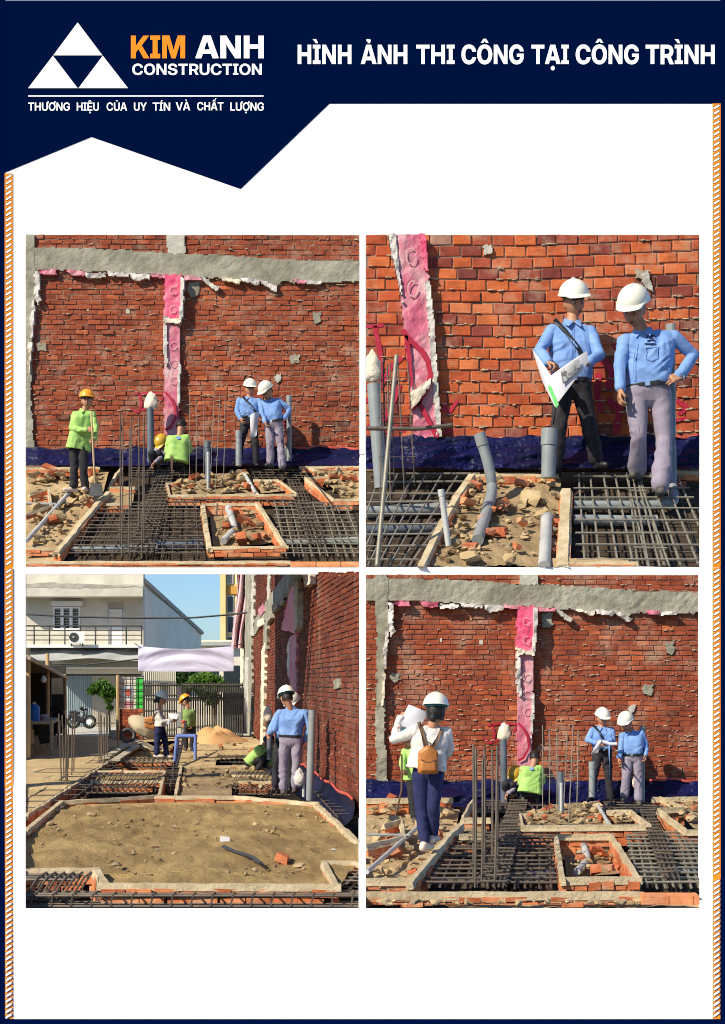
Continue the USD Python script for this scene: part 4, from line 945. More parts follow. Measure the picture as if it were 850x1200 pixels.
def head_mesh(c, ax, k):
    p = ICO[4].vertices; x, y, z = p.T
    X, Y, Z = x * .076, y * .093, z * .114
    lo = np.clip(-z, 0, 1); X = X * (1 - .24 * lo ** 1.5); Y = np.where(y > 0, Y * (1 - 0.10 * lo), Y * (1 - .38 * lo)); Y = Y + 0.012 * lo
    fr = np.clip(y, 0, 1) ** 0.5
    g = lambda cx, cz, sx, sz: np.exp(-((x - cx) / sx) ** 2 - ((z - cz) / sz) ** 2) * fr
    Y = Y + .030 * g(0, -.22, .14, .13) + .016 * g(0, 0.0, .12, .22) - .014 * (g(.40, .06, .20, .13) + g(-.40, .06, .20, .13)) + .005 * (g(.38, .27, .28, .09) + g(-.38, .27, .28, .09))
    Y = Y + .007 * (g(0, -.50, .26, .055) + g(0, -.63, .22, .06)) - .004 * g(0, -.565, .26, .03) + .007 * g(0, -.88, .3, .14) + .005 * (g(.5, -.2, .2, .2) + g(-.5, -.2, .2, .2)) + .005 * (g(.12, -.27, .09, .08) + g(-.12, -.27, .09, .08))
    r, f, u = ax; L = np.stack([X, Y, Z], 1) * k
    return trimesh.Trimesh(c + L @ V([r, f, u]), ICO[4].faces, process=False)
def local(c, ax, k): return lambda a, b, e: c + (a * ax[0] + b * ax[1] + e * ax[2]) * k
def ell(c, ax, k, o, rad, sub=3):
    v = ICO[sub].vertices * V(rad, ) + V(o, ); return trimesh.Trimesh(c + (v * k) @ V(ax, ), ICO[sub].faces, process=False)
def put(man, c, ax, k):
    t = to_tri(man) if hasattr(man, 'to_mesh') else man; return trimesh.Trimesh(c + (t.vertices * k) @ V(ax, ), t.faces, process=False)
def make_helmet():
    E = lambda r, o=(0, 0, 0): m3.Manifold.sphere(1.0, 64).scale(r).translate(o)
    dome = E((.121, .146, .130)) + E((.020, .143, .136))
    dome = dome.trim_by_plane((0, 0, 1), 0.0)
    rim = m3.Manifold.hull(m3.Manifold.cylinder(.007, 1, 1, 64).scale((.127, .151, 1)) + m3.Manifold.cylinder(.012, .95, 1, 64).scale((.124, .148, 1)))
    peak = m3.Manifold.hull(m3.Manifold.cylinder(.006, 1, 1, 64).scale((.098, .075, 1)).translate((0, .118, -.012)) + m3.Manifold.cylinder(.006, 1, 1, 64).scale((.112, .10, 1)).translate((0, .05, .004)))
    h = dome + rim + peak
    return h - E((.114, .138, .120)).trim_by_plane((0, 0, 1), -0.05)
HELMET = trimesh.graph.smooth_shade(to_tri(make_helmet()), angle=math.radians(32))
def drape(mesh, poly, lift, thick=0.004, seg=2.0, fallback=None):
    """Lays an outline of photo pixels onto a garment, following its folds."""
    P = (poly if hasattr(poly, 'geom_type') else Polygon(poly)).buffer(0).segmentize(seg)
    out = []
    for g in getattr(P, 'geoms', [P]):
        v2, f = trimesh.creation.triangulate_polygon(g, engine='earcut')
        o = V([0, 0, EYE]); dirs = np.stack([(v2[:, 0] - CX) / FPX, np.ones(len(v2)), (HZ - v2[:, 1]) / FPX], 1)
        loc, ri, _ = mesh.ray.intersects_location(np.tile(o, (len(v2), 1)), dirs, multiple_hits=False)
        dep = np.full(len(v2), np.nan)
        for p, i in zip(loc, ri): dep[i] = p[1] if np.isnan(dep[i]) else min(dep[i], p[1])
        if np.all(np.isnan(dep)): dep[:] = fallback or mesh.bounds[0][1]
        bad = np.isnan(dep)
        if bad.any():
            gd = np.flatnonzero(~bad)
            for i in np.flatnonzero(bad): dep[i] = dep[gd[np.argmin(((v2[gd] - v2[i]) ** 2).sum(1))]]
        w = o + dirs * (dep - lift)[:, None]; b = o + dirs * (dep - lift + thick)[:, None]
        n = len(w); e = trimesh.Trimesh(w, f, process=False); ed = e.edges_sorted; un, inv, ct = np.unique(ed, axis=0, return_inverse=True, return_counts=True); rim = e.edges[ct[inv.ravel()] == 1]
        m = trimesh.Trimesh(np.vstack([w, b]), np.vstack([f, f[:, ::-1] + n, quads(np.stack([rim[:, 1], rim[:, 0], rim[:, 0] + n, rim[:, 1] + n], 1))]), process=False)
        if m.face_normals[:len(f), 1].mean() > 0: m.invert()
        out.append(m)
    return trimesh.util.concatenate(out)
SHIRTS = {}
def person(label, d, k, J, shirt='shirt_blue', trousers='trousers_grey', helmet='helmet_white', shoes='shoe_dark', tucked=True, group=None, chest=0, yaw=0, pitch=0, roll=0, seed=1, hands='lr', hl=None, hr=None, curl=0.6, collar=True, hair='short', feet=(0, 0), fine=1.0, wide=1.0, legs=True, belt=True, sleeves=True, flare=0.062, band='helmet_band', foot_h=0.035):
    q = {n: at(p[0], p[1], d + (p[2] if len(p) > 2 else 0) * k) for n, p in J.items()}
    t = thing('person', label, 'person', group)
    f = yawv(chest); R = unit(q['sr'] - q['sl']); U = unit(q['neck'] - q['waist']); f = unit(f - U * (f @ U)); Rw = unit(np.cross(f, U)); Rw = Rw if Rw @ R > 0 else -Rw
    w = wide; sc = (q['sl'] + q['sr']) / 2; ch = sc * 0.68 + q['waist'] * 0.32; bl = sc * 0.32 + q['waist'] * 0.68
    ax = head_axes(yaw, pitch, roll); hc = q['head']; hk = k * 1.17; L = local(hc, ax, hk)
    # body: one continuous figure of skin, its trunk and limbs under the clothes
    core = [hullb((q['sl'] * .85 + sc * .15, .045 * k), (q['sr'] * .85 + sc * .15, .045 * k), (ch - Rw * .07 * w * k, .085 * k), (ch + Rw * .07 * w * k, .085 * k)), hullb((ch, .10 * k), (q['waist'], .09 * k)),
            hullb((q['neck'] - U * .03 * k, .056 * k), (hc - ax[2] * .06 * k - ax[1] * .025 * k, .050 * k))]
    for s in 'lr': core += limb([q['s' + s], q['e' + s], q['w' + s]], [.05 * k, .038 * k, .027 * k])
    if legs:
        core += [hullb((q['waist'], .09 * k), (q['hl'], .075 * k), (q['hr'], .075 * k))]
        for s in 'lr': core += limb([q['h' + s], q['k' + s], q['a' + s]], [.07 * k, .048 * k, .035 * k])
    body = soft(fuse(core), 0.05 * k, 6)
    hp = []
    for s, hd in (('l', hl), ('r', hr)):
        if s not in hands: continue
        da = unit(q['w' + s] - q['e' + s]); dd, pn, th = (hd or (da, -Rw if s == 'r' else Rw, f))[:3]
        cu = hd[3] if hd and len(hd) > 3 else curl
        h = fuse(hand_parts(q['w' + s], dd, pn, th, k, cu))
        if fine < 1: hm = soft(h, 0.007 * k, 5)
        else: hm = to_tri(h)
        hp.append(hm)
    sk = [body, head_mesh(hc, ax, hk)] + hp
    for s in (-1, 1): sk.append(ell(hc, ax, hk, (s * .073, -.008, -.012), (.010, .019, .032), 2))
    try: skin = to_tri(fuse([to_man(trimesh.Trimesh(m.vertices, m.faces, process=True)) for m in sk]))
    except Exception: skin = trimesh.util.concatenate(sk)
    obj('body', skin, 'skin', t, smooth=60)
    if J.get('face', True):
        for s in (-1, 1):
            e = obj('eye', ell(hc, ax, hk, (s * .030, .077, .006), (.0150, .010, .0085), 2), 'eye_white', t, smooth=True)
            obj('iris', ell(hc, ax, hk, (s * .030, .0825, .005), (.0078, .006, .0078), 2), 'iris', e, smooth=True)
            obj('eyebrow', to_tri(hullb((L(s * .014, .094, .027), .0065 * k), (L(s * .032, .091, .032), .007 * k), (L(s * .048, .079, .026), .005 * k), sub=1)), 'hair', t)
        obj('lips', to_tri(fuse([hullb((L(-.021, .083, -.0645), .003 * k), (L(0, .0945, -.060), .0055 * k), (L(.021, .083, -.0645), .003 * k), sub=1), hullb((L(-.019, .083, -.067), .003 * k), (L(0, .0925, -.072), .006 * k), (L(.019, .083, -.067), .003 * k), sub=1)])), 'lip', t, smooth=60)
    v = ICO[4].vertices; keep = v[:, 2] > (np.where(v[:, 1] > -0.1, 0.30 + 0.35 * np.clip(v[:, 1], 0, 1), -0.42) if hair == 'short' else np.where(v[:, 1] > 0.05, 0.30 + 0.35 * np.clip(v[:, 1], 0, 1), -0.62))
    fk = ICO[4].faces[keep[ICO[4].faces].all(1)]; hv = v * V([.080, .101, .122]) * (1 + 0.03 * (meshkit.noise(v * 9, 2) - .5))[:, None]
    if hair == 'long': hv = hv * V([1.05, 1.06, 1.06])
    hv[:, 1] -= .004
    hm = trimesh.Trimesh(hv, fk, process=False); hm.remove_unreferenced_vertices()
    obj('hair', put(hm, hc, ax, hk), 'hair', t, smooth=True)
    if hair == 'long': obj('hair_tail', to_tri(fuse(limb([L(0, -.085, -.035), L(0, -.112, -.065), L(0, -.108, -.085)], [.042 * k, .036 * k, .026 * k]))), 'hair', t, smooth=60)
    if helmet:
        h = obj('helmet', put(HELMET, L(0, -.004, .054), ax, hk * .93), helmet, t, smooth=30)
        rg = m3.Manifold.cylinder(.026, 1, 1, 48).scale((.098, .120, 1)) - m3.Manifold.cylinder(.05, 1, 1, 48).scale((.090, .112, 1)).translate((0, 0, -.01))
        obj('head_band', put(rg, L(0, -.006, .036), ax, hk * .95), band, h, smooth=40)
    # shirt
    rs = .052 * k
    S = [hullb((q['sl'] * .88 + sc * .12, rs), (q['sr'] * .88 + sc * .12, rs), (q['neck'] - U * .065 * k, .052 * k), (ch - Rw * .085 * w * k, .113 * k), (ch + Rw * .085 * w * k, .113 * k)),
         hullb((ch - Rw * .085 * w * k, .115 * k), (ch + Rw * .085 * w * k, .115 * k), (bl - Rw * .07 * w * k + f * .012 * k, .112 * k), (bl + Rw * .07 * w * k + f * .012 * k, .112 * k))]
    if tucked: S.append(hullb((bl - Rw * .07 * w * k + f * .012 * k, .113 * k), (bl + Rw * .07 * w * k + f * .012 * k, .113 * k), (q['waist'] - Rw * .07 * w * k, .102 * k), (q['waist'] + Rw * .07 * w * k, .102 * k)).trim_by_plane(tuple(U), float(q['waist'] @ U)))
    else:
        hm_ = q['hem'] if 'hem' in q else q['waist'] - U * .12 * k
        S.append(hullb((bl - Rw * .07 * w * k, .116 * k), (bl + Rw * .07 * w * k, .116 * k), (hm_ - Rw * .085 * w * k, .130 * k), (hm_ + Rw * .085 * w * k, .130 * k)).trim_by_plane(tuple(U), float(hm_ @ U)))
    for s in 'lr':
        e, wr = q['e' + s], q['w' + s]
        S += limb([q['s' + s], e, wr + unit(e - wr) * .02 * k], [.060 * k, .048 * k, .038 * k])
        S.append(hullb((wr + unit(e - wr) * .055 * k, .042 * k), (wr + unit(e - wr) * .015 * k, .041 * k)))
    sm = soft(fuse(S), 0.022 * k * (0.6 if fine < 1 else 1), 8, seed, .021, 8.0, k)
    sh = obj('shirt', sm, shirt, t, smooth=True)
    if collar:
        nb = q['neck'] - U * .012 * k; fr_, bk = nb + f * .062 * k - U * .022 * k, nb - f * .052 * k + U * .022 * k
        cl = []
        for s in (-1, 1):
            sd = nb + Rw * s * .066 * k + U * .012 * k
            cl += [hullb((bk, .013 * k), (sd, .013 * k), (sd - U * .03 * k + Rw * s * .012 * k, .009 * k), sub=1), hullb((sd, .012 * k), (fr_ + Rw * s * .012 * k, .009 * k), (fr_ + Rw * s * .055 * k - U * .045 * k + f * .035 * k, .007 * k), (sd - U * .03 * k + Rw * s * .014 * k, .008 * k), sub=1)]
        obj('collar', to_tri(fuse(cl)), shirt, sh, smooth=35)
    # trousers
    if legs:
        tr = (.102 if tucked else .085) * k
        T = [hullb((q['waist'] - Rw * .065 * w * k, tr), (q['waist'] + Rw * .065 * w * k, tr), (q['hl'], tr * .93), (q['hr'], tr * .93)).trim_by_plane(tuple(-U), float(-(q['waist'] @ U) - (0.004 if tucked else -.05) * k))]
        for s in 'lr':
            a = q['a' + s]; kn = q['k' + s]
            T += limb([q['h' + s], kn, a + unit(kn - a) * .03 * k], [.090 * k, .066 * k, flare * k])
        tm = soft(fuse(T), 0.026 * k * (0.75 if fine < 1 else 1), 8, seed + 2, .020, 7.0, k)
        obj('trousers', tm, trousers, t, smooth=True)
        if belt and tucked:
            b = hullb((q['waist'] - Rw * .066 * w * k, .118 * k), (q['waist'] + Rw * .066 * w * k, .118 * k)).trim_by_plane(tuple(U), float(q['waist'] @ U) - .026 * k).trim_by_plane(tuple(-U), -float(q['waist'] @ U) - .012 * k)
            bt = obj('belt', to_tri(b.refine_to_length(.03 * k)), 'black_leather', t, smooth=35)
            obj('buckle', put(trimesh.creation.box([.04, .012, .032]), q['waist'] + f * .121 * k - U * .007 * k, (Rw, f, U), k), 'steel_watch', bt)
        for s, fy in zip('lr', feet):
            a = q['a' + s]; fv = yawv(fy); b = a - V([0, 0, .045 * k])
            m = fuse([hullb((b - fv * .055 * k, .036 * k), (b + fv * .06 * k, .038 * k), (a + V([0, 0, .01 * k]), .040 * k)), hullb((b + fv * .05 * k, .038 * k), (b + fv * .15 * k - V([0, 0, .008 * k]), .030 * k), (b + fv * .10 * k + unit(np.cross(fv, [0, 0, 1])) * .012 * k, .036 * k))])
            m = m.trim_by_plane((0, 0, 1), float(b[2] - foot_h * k))
            so = obj('shoe', soft(m, .03 * k, 3), shoes, t, smooth=50)
    if np.abs(sm.vertices - sm.vertices.mean(0)).max() > 1.0*k: print('SPIKE', label, sm.bounds)
    return t, sm, q, k
def paper_sheet(pix, dep, name, label, curl=0.02, m='paper', parent=None):
    """A sheet of paper: four corners in photo pixels with a depth each."""
    C = [at(p[0], p[1], z) for p, z in zip(pix, dep)]
    def fn(u, v):
        p = (1 - u)[..., None] * ((1 - v)[..., None] * C[0] + v[..., None] * C[3]) + u[..., None] * ((1 - v)[..., None] * C[1] + v[..., None] * C[2])
        return p + V([0, -1, 0.2]) * (curl * np.sin(u * 3.1) * np.cos(v * 2.0))[..., None]
    return sheet(fn, 10, 10, 0.002)

# upper right: the two large engineers
dP = G2.depth(555)
t6, s6, q6, k6 = person('engineer in black trousers and white helmet reading an unfolded drawing, upper right picture', dP, 1.76, dict(
    head=(673, 354), neck=(671, 375), sl=(647, 388), sr=(692, 389), el=(632, 412, -.10), wl=(643, 425, -.30), er=(703, 416, -.12), wr=(690, 424, -.33), waist=(670, 446), hl=(661, 456), hr=(681, 456), kl=(655, 502, -.06), kr=(691, 500, -.03), al=(652, 547), ar=(700, 541, .05)),
    trousers='trousers_black', yaw=16, pitch=19, roll=-10, chest=5, seed=3, fine=.5, feet=(-25, 20), shoes='black_leather', hl=(V([.6, -.5, -.3]), V([.3, -.3, -1]), V([0, -.5, .8]), .9), hr=(V([-.85, -.3, .1]), V([0, .8, -.5]), V([0, -.3, 1]), .9))
obj('bag_strap', drape(s6, LineString([(650, 374), (663, 388), (677, 406), (684, 420)]).buffer(2.6, cap_style='flat'), .03, .012), 'black_leather', t6, smooth=40)
obj('shirt_front', drape(s6, LineString([(672, 384), (672.5, 410), (672, 438)]).buffer(1.2, cap_style='flat'), .012, .006), 'shirt_blue', t6, smooth=40)
pp = thing('drawing_sheet', 'large unfolded paper drawing with green edge held by the engineer in black trousers', 'paper')
dq = dP - .36 * 1.76
obj('page', paper_sheet([(646, 440), (688, 411), (690, 424), (651, 476)], [dq, dq - .12, dq - .08, dq - .1], '', '', .03), 'paper', pp, smooth=True)
obj('page', paper_sheet([(624, 409), (646, 440), (651, 477), (636, 447)], [dq + .25, dq, dq - .1, dq + .2], '', '', .02), 'paper', pp, smooth=True)
obj('printed_area', paper_sheet([(657, 434), (679, 420), (680, 432), (660, 450)], [dq - .09, dq - .15, dq - .13, dq - .12], '', '', .03), 'print_grey', pp, smooth=True)
obj('green_edge', paper_sheet([(642, 453), (645, 451), (655, 474), (652, 478)], [dq - .02, dq - .03, dq - .13, dq - .12], '', '', 0.0), 'paper_green', pp, smooth=True)
dP7 = G2.depth(572)
t7, s7, q7, k7 = person('engineer in grey trousers with hand on hip and bowed white helmet, upper right picture', dP7, 1.84, dict(
    head=(743, 362, -.05), neck=(753, 386), sl=(733, 400), sr=(790, 396), el=(727, 428, -.04), wl=(727, 457, -.12), er=(813, 416, .05), wr=(797, 441, -.08), waist=(759, 452), hl=(746, 464), hr=(774, 464), kl=(749, 512, -.05), kr=(779, 514, -.03), al=(747, 552, .22), ar=(774, 571, -.22)),
    yaw=-30, pitch=34, roll=6, chest=-12, seed=5, fine=.5, feet=(-25, -10), flare=.072, hl=(V([-.1, -.2, -1]), V([1, 0, 0]), V([0, -1, -.2]), .5), hr=(V([-.9, -.35, -.3]), V([0, .9, -.5]), V([-.2, -.2, 1]), .35))
from shapely import affinity as _af
def arc(cx, cy, r, a0, a1, w): return LineString([(cx + r * math.cos(a), cy - r * math.sin(a)) for a in np.linspace(a0, a1, 12)]).buffer(w)
em7 = unary_union([arc(763.5, 397.5, 5.6, .3, 2.84, .55), Polygon([(760.5, 397), (763.5, 391.5), (766.8, 397)]).difference(Polygon([(762.2, 396), (763.5, 394), (765, 396)])), sbox(758.5, 398.2, 768.5, 399.2)])
obj('shirt_emblem', drape(s7, em7, .02, .004, 1.5), 'trousers_navy', t7)
wl = drape(s7, sbox(756, 402, 769, 403.6), .016, .003, 1.0); obj('emblem_lettering', wl, 'trousers_navy', t7)
obj('pocket', drape(s7, LineString([(757, 407), (771, 406.5), (771, 420), (764, 423), (757, 420), (757, 407)]).buffer(.45), .012, .005, 1.5), 'shirt_blue', t7)
obj('shirt_front', drape(s7, LineString([(747, 402), (744, 425), (744, 446)]).buffer(1.3, cap_style='flat'), .014, .006), 'shirt_blue', t7)
wv = unit(q7['wr'] - q7['er']); obj('watch', tube([q7['wr'] - wv * .02 * k7, q7['wr'] + wv * .012 * k7], .038 * k7, 16), 'steel_watch', t7, smooth=40)
obj('key_tag', to_tri(hullb((at(736, 462, dP7 - .26), .012), (at(735.5, 474, dP7 - .26), .02), sub=1)), 'black_leather', t7)

# upper left and lower right: the same yard, two sets of people
def crouchers(G, D, dx, dy, where, d, k):
    A = lambda p: (p[0] + dx, p[1] + dy) + tuple(p[2:])
    t, sm, *_ = person('worker in bright green shirt crouching with his back to us, %s picture' % where, d, k, {n: A(p) for n, p in dict(
        head=(213, 500, .08), neck=(211, 509), sl=(199, 514), sr=(219, 513), el=(196, 529, -.02), wl=(204, 538, .20), er=(222, 528, .02), wr=(216, 537, .22), waist=(208, 533, -.06), hem=(207, 541, -.10), hl=(202, 541), hr=(214, 541), kl=(197, 531, .38), kr=(218, 530, .38), al=(199, 547, .20), ar=(215, 547, .20)).items()},
        shirt='shirt_green', trousers='trousers_black', helmet=None, chest=190, yaw=165, pitch=35, tucked=False, seed=8, collar=False, feet=(180, 180), wide=1.05)
    obj('back_print', drape(sm, [(206 + dx, 512 + dy), (211 + dx, 511 + dy), (212 + dx, 514 + dy), (208 + dx, 515 + dy)], .02, .004), 'shirt_blue', t)
    person('worker with yellow helmet bent low beside the green shirt, %s picture' % where, d + .35 * k, k, {n: A(p) for n, p in dict(
        head=(191, 521, .1), neck=(191, 527), sl=(184, 528), sr=(196, 527, .1), el=(188, 536, -.2), wl=(182, 542, -.25), er=(195, 536, .1), wr=(190, 543, -.1), waist=(186, 540, .15), hem=(186, 543, .2), hl=(180, 541, .1), hr=(190, 541, .2), kl=(178, 531, -.25), kr=(186, 532, -.2), al=(179, 547, -.05), ar=(187, 547, .0)).items()},
        shirt='trousers_grey', trousers='trousers_black', helmet='helmet_yellow', chest=-20, yaw=-30, pitch=45, tucked=False, seed=9, collar=False)
dd1, dd4 = D1 - .55, D4 - .45
kk1 = 1.14; kk4 = kk1 * dd4 / dd1
crouchers(G1, D1, 0, 0, 'upper left', dd1 - .3, kk1); crouchers(G4, D4, 414, 388, 'lower right', dd4 - .2, kk4)
d = G1.depth(577)
t, sm, q, k = person('worker with orange helmet and green shirt leaning on a hoe among rubble', d, 1.15, dict(
    head=(102, 470), neck=(99, 480), sl=(88, 486), sr=(108, 486), el=(84, 502, -.10), wl=(102, 504, -.28), er=(112, 500, -.06), wr=(111, 514, -.20), waist=(94, 512), hem=(92, 527), hl=(87, 523), hr=(97, 523), kl=(87, 551, -.03), kr=(98, 550, -.05), al=(86, 571), ar=(100, 571)),
    shirt='shirt_green', trousers='trousers_black', helmet='helmet_orange', shoes='shoe_tan', yaw=12, pitch=2, chest=25, tucked=False, seed=11, feet=(-60, 5), hl=(V([1, -.2, .1]), V([0, 1, 0]), V([0, 0, 1]), 1.0), hr=(V([-.2, -.4, -.8]), V([-1, 0, 0]), V([0, -1, 0]), 1.0), flare=.07)
ho = thing('hoe', 'hoe with long wooden handle held by the worker in orange helmet', 'hoe')
obj('handle', tube([at(107, 482, d - .42), at(111.5, 571, d - .35)], .019, 8), 'wood', ho, smooth=50)
bl = [at(x, y, d - .38 - o) for x, y, o in ((106, 566, 0), (119, 567, 0), (121, 581, .12), (105, 581, .12))]
obj('blade', hexa(V(bl, ) + V([0, .03, 0]), V(bl, )), 'dark_metal', ho)
d = D1 - .75
GE = 'engineers beside the tall pipe'
t, sm, q, k = person('engineer with shoulder strap, a white drawing hanging from his hand, upper left picture', d, 1.08, dict(
    head=(293, 456), neck=(292, 465), sl=(281, 470), sr=(304, 470), el=(278, 482, -.04), wl=(282, 491, -.12), er=(309, 481, -.06), wr=(304, 486, -.26), waist=(292, 489), hl=(288, 494), hr=(297, 494), kl=(283, 517, -.05), kr=(299, 519, -.03), al=(279, 541), ar=(300, 543)),
    trousers='trousers_black', yaw=15, pitch=15, chest=5, seed=13, feet=(-25, 15), shoes='black_leather')
obj('bag_strap', drape(sm, LineString([(285, 465), (293, 474), (300, 483)]).buffer(1.3, cap_style='flat'), .03, .012), 'black_leather', t, smooth=40)
single('drawing_sheet', paper_sheet([(293, 487), (304, 484), (301, 510), (294, 513)], [d - .38, d - .36, d - .32, d - .34], '', '', .08), 'paper', 'white paper drawing hanging from the strapped engineer, upper left picture', 'paper', smooth=True)
t, sm, q, k = person('engineer in grey trousers stooping to look, hand on hip by the tall pipe', d - .2, 1.12, dict(
    head=(313, 459, -.06), neck=(316, 467), sl=(306, 473), sr=(327, 470), el=(308, 486, -.06), wl=(311, 495, -.14), er=(339, 480, .03), wr=(333, 491, -.04), waist=(321, 494), hl=(316, 499), hr=(326, 499), kl=(317, 523, -.05), kr=(329, 523, -.03), al=(317, 543), ar=(331, 547, -.1)),
    yaw=-40, pitch=38, chest=-20, seed=15, feet=(-25, -5), flare=.07, hr=(V([-.8, -.3, -.4]), V([0, .9, -.5]), V([0, 0, 1]), .4))
d = D4 - .50; dx, dy = 0, 0
t, sm, q, k = person('engineer with shoulder strap and black trousers reading rolled papers, lower right picture', d, .70, dict(
    head=(706, 842), neck=(705, 851), sl=(695, 856), sr=(717, 856), el=(689, 867, -.06), wl=(699, 871, -.26), er=(718, 868, -.06), wr=(711, 871, -.28), waist=(706, 878), hl=(701, 883), hr=(711, 883), kl=(697, 907, -.05), kr=(713, 909, -.03), al=(693, 931), ar=(716, 936)),
    trousers='trousers_black', yaw=10, pitch=18, chest=5, seed=17, feet=(-25, 15), shoes='black_leather')
obj('bag_strap', drape(sm, LineString([(695, 849), (702, 857), (707, 866)]).buffer(1.2, cap_style='flat'), .02, .008), 'black_leather', t, smooth=40)
dr = thing('drawing_sheet', 'rolled white drawing with a hanging page held by the strapped engineer, lower right picture', 'paper')
obj('page', paper_sheet([(702, 868), (708, 867), (701, 882), (692, 884)], [d - .24, d - .25, d - .2, d - .2], '', '', .03), 'paper', dr, smooth=True)
obj('roll', tube([at(706, 869, d - .26), at(715, 872, d - .27), at(723, 872, d - .27)], .022, 12, cap=False), 'paper', dr, smooth=50)
t, sm, q, k = person('engineer in grey trousers standing with both arms hanging, lower right picture', d - .1, .73, dict(
    head=(734, 847, -.06), neck=(739, 856), sl=(730, 862), sr=(752, 860), el=(728, 875, -.03), wl=(726, 888, -.10), er=(757, 872, .02), wr=(757, 885, -.06), waist=(741, 884), hl=(736, 889), hr=(747, 889), kl=(734, 912, -.05), kr=(748, 912, -.03), al=(732, 933), ar=(749, 938, -.1)),
    yaw=-30, pitch=25, chest=-15, seed=19, feet=(-25, -5), flare=.07)
# the woman with the backpack
d = G4.depth(1001 - 388)
t, sm, q, k = person('woman in white blouse seen from behind, raising papers, brown backpack on her back', d, 1.0 * d / 13.4 * 1.02, dict(
    head=(511, 834), neck=(507, 850), sl=(487, 857, -.02), sr=(523, 859, .02), el=(462, 866, .05), wl=(470, 842, .18), er=(526, 882, .06), wr=(514, 893, .24), waist=(501, 893), hem=(500, 901), hl=(493, 908), hr=(510, 907), kl=(494, 950, .03), kr=(508, 946, -.01), al=(498, 988), ar=(508, 979, .1)),
    shirt='shirt_white', trousers='trousers_navy', shoes='shoe_tan', chest=175, yaw=165, pitch=8, tucked=False, seed=23, hair='long', feet=(150, 160), collar=False, fine=.5, flare=.050, wide=.88, hl=(V([.5, .5, .7]), V([.6, .6, 0]), V([0, 0, 1]), .8), hands='lr')
single('paper_sheaf', paper_sheet([(479, 826), (502, 836), (490, 856), (467, 850)], [d + .22, d + .25, d + .12, d + .10], '', '', .03), 'paper', 'white papers the woman with the backpack holds up at her shoulder', 'paper', smooth=True)
bp = thing('backpack', 'small brown leather backpack with two straps worn over the white blouse', 'backpack')
bc = at(502, 891, d - .20); bu = d / FPX
pk = m3.Manifold.hull_points(np.vstack([ICO[2].vertices * r + V(p, ) for p, r in [((-8, 0, -12), 4.0), ((8, 0, -12), 4.0), ((-8, 3, -12), 4), ((8, 3, -12), 4), ((-7.5, 0, 8), 4.0), ((7.5, 0, 8), 4.0), ((0, 0, 12), 5.5), ((0, 3, 12), 5)]]) * bu)
obj('body', trimesh.Trimesh(to_tri(pk).vertices + bc, to_tri(pk).faces), 'brown_leather', bp, smooth=40)
pk2 = m3.Manifold.hull_points(np.vstack([ICO[2].vertices * r + V(p, ) for p, r in [((-6.5, -3, -10), 3.2), ((6.5, -3, -10), 3.2), ((-6, -3, -3), 3), ((6, -3, -3), 3)]]) * bu)
obj('pocket', trimesh.Trimesh(to_tri(pk2).vertices + bc, to_tri(pk2).faces), 'brown_leather', bp, smooth=40)
obj('flap', tube([bc + V(p, ) * bu for p in ((-8, -4.6, 1), (-4, -5.4, -1.5), (0, -5.6, -2), (4, -5.4, -1.5), (8, -4.6, 1))], .9 * bu, 6), 'strap_brown', bp, smooth=40)
obj('handle', tube([bc + V(p, ) * bu for p in ((-3, 0, 15), (-3, -1, 19), (0, -1, 21), (3, -1, 19), (3, 0, 15))], .9 * bu, 6), 'strap_brown', bp, smooth=40)
for a, b in (((491, 846), (499, 876)), ((518, 855), (507, 876))):
    obj('strap', drape(sm, LineString([a, ((a[0] + b[0]) / 2 + (1 if a[0] < 500 else 1), (a[1] + b[1]) / 2), b]).buffer(2.2, cap_style='flat'), .02, .012), 'strap_brown', bp, smooth=40)
d = D4 - 1.3
t, sm, q, k = person('worker in green shirt half hidden behind the woman with the backpack', d, .74, dict(
    head=(479, 866), neck=(482, 875), sl=(475, 881), sr=(494, 881), el=(472, 894, -.05), wl=(473, 903, -.2), er=(497, 894), wr=(490, 903, -.2), waist=(487, 905), hem=(487, 912), hl=(483, 915), hr=(492, 915), kl=(484, 940), kr=(492, 940), al=(486, 958), ar=(493, 958)),
    shirt='shirt_green', trousers='trousers_black', helmet='helmet_band', yaw=-60, pitch=30, chest=-40, tucked=False, seed=25, curl=1.0)
ho = thing('hoe', 'dark hoe handle leaning left of the woman with the backpack', 'hoe')
obj('handle', tube([at(471, 884, d - .25), at(471, 925, d - .3), at(463, 960, d - .35)], .012, 8), 'strap_brown', ho, smooth=50)
hb = [at(x, y, d - .36 - o) for x, y, o in ((456, 956, 0), (468, 957, 0), (469, 965, .08), (455, 964, .08))]
obj('blade', hexa(V(hb, ) + V([0, .02, 0]), V(hb, )), 'dark_metal', ho)

# ------------------------------------------------------------------ lower left picture: the yard along the party wall, the street house behind
TRIM[0] = (30, 421, 1064.3)
WIN3 = (30.0, 673.0, 420.8, 1064.0)
def prism_on(poly, front, back, seg=6.0):
    P = (poly if hasattr(poly, 'geom_type') else Polygon(poly)).buffer(0); P = P.segmentize(seg) if seg else P; out = []
    for g in getattr(P, 'geoms', [P]):
        if g.area < 1e-6: continue
        v, f = trimesh.creation.triangulate_polygon(g, engine='earcut'); n = len(v)
        w = np.array([front(*p) for p in v]); b = np.array([back(*p) for p in v])
        e = trimesh.Trimesh(w, f, process=False); ed = e.edges_sorted; un, inv, ct = np.unique(ed, axis=0, return_inverse=True, return_counts=True); rim = e.edges[ct[inv.ravel()] == 1]
        m = trimesh.Trimesh(np.vstack([w, b]), np.vstack([f, f[:, ::-1] + n, quads(np.stack([rim[:, 1], rim[:, 0], rim[:, 0] + n, rim[:, 1] + n], 1))]), process=False)
        if m.volume < 0: m.invert()
        out.append(m)
    return trimesh.util.concatenate(out)
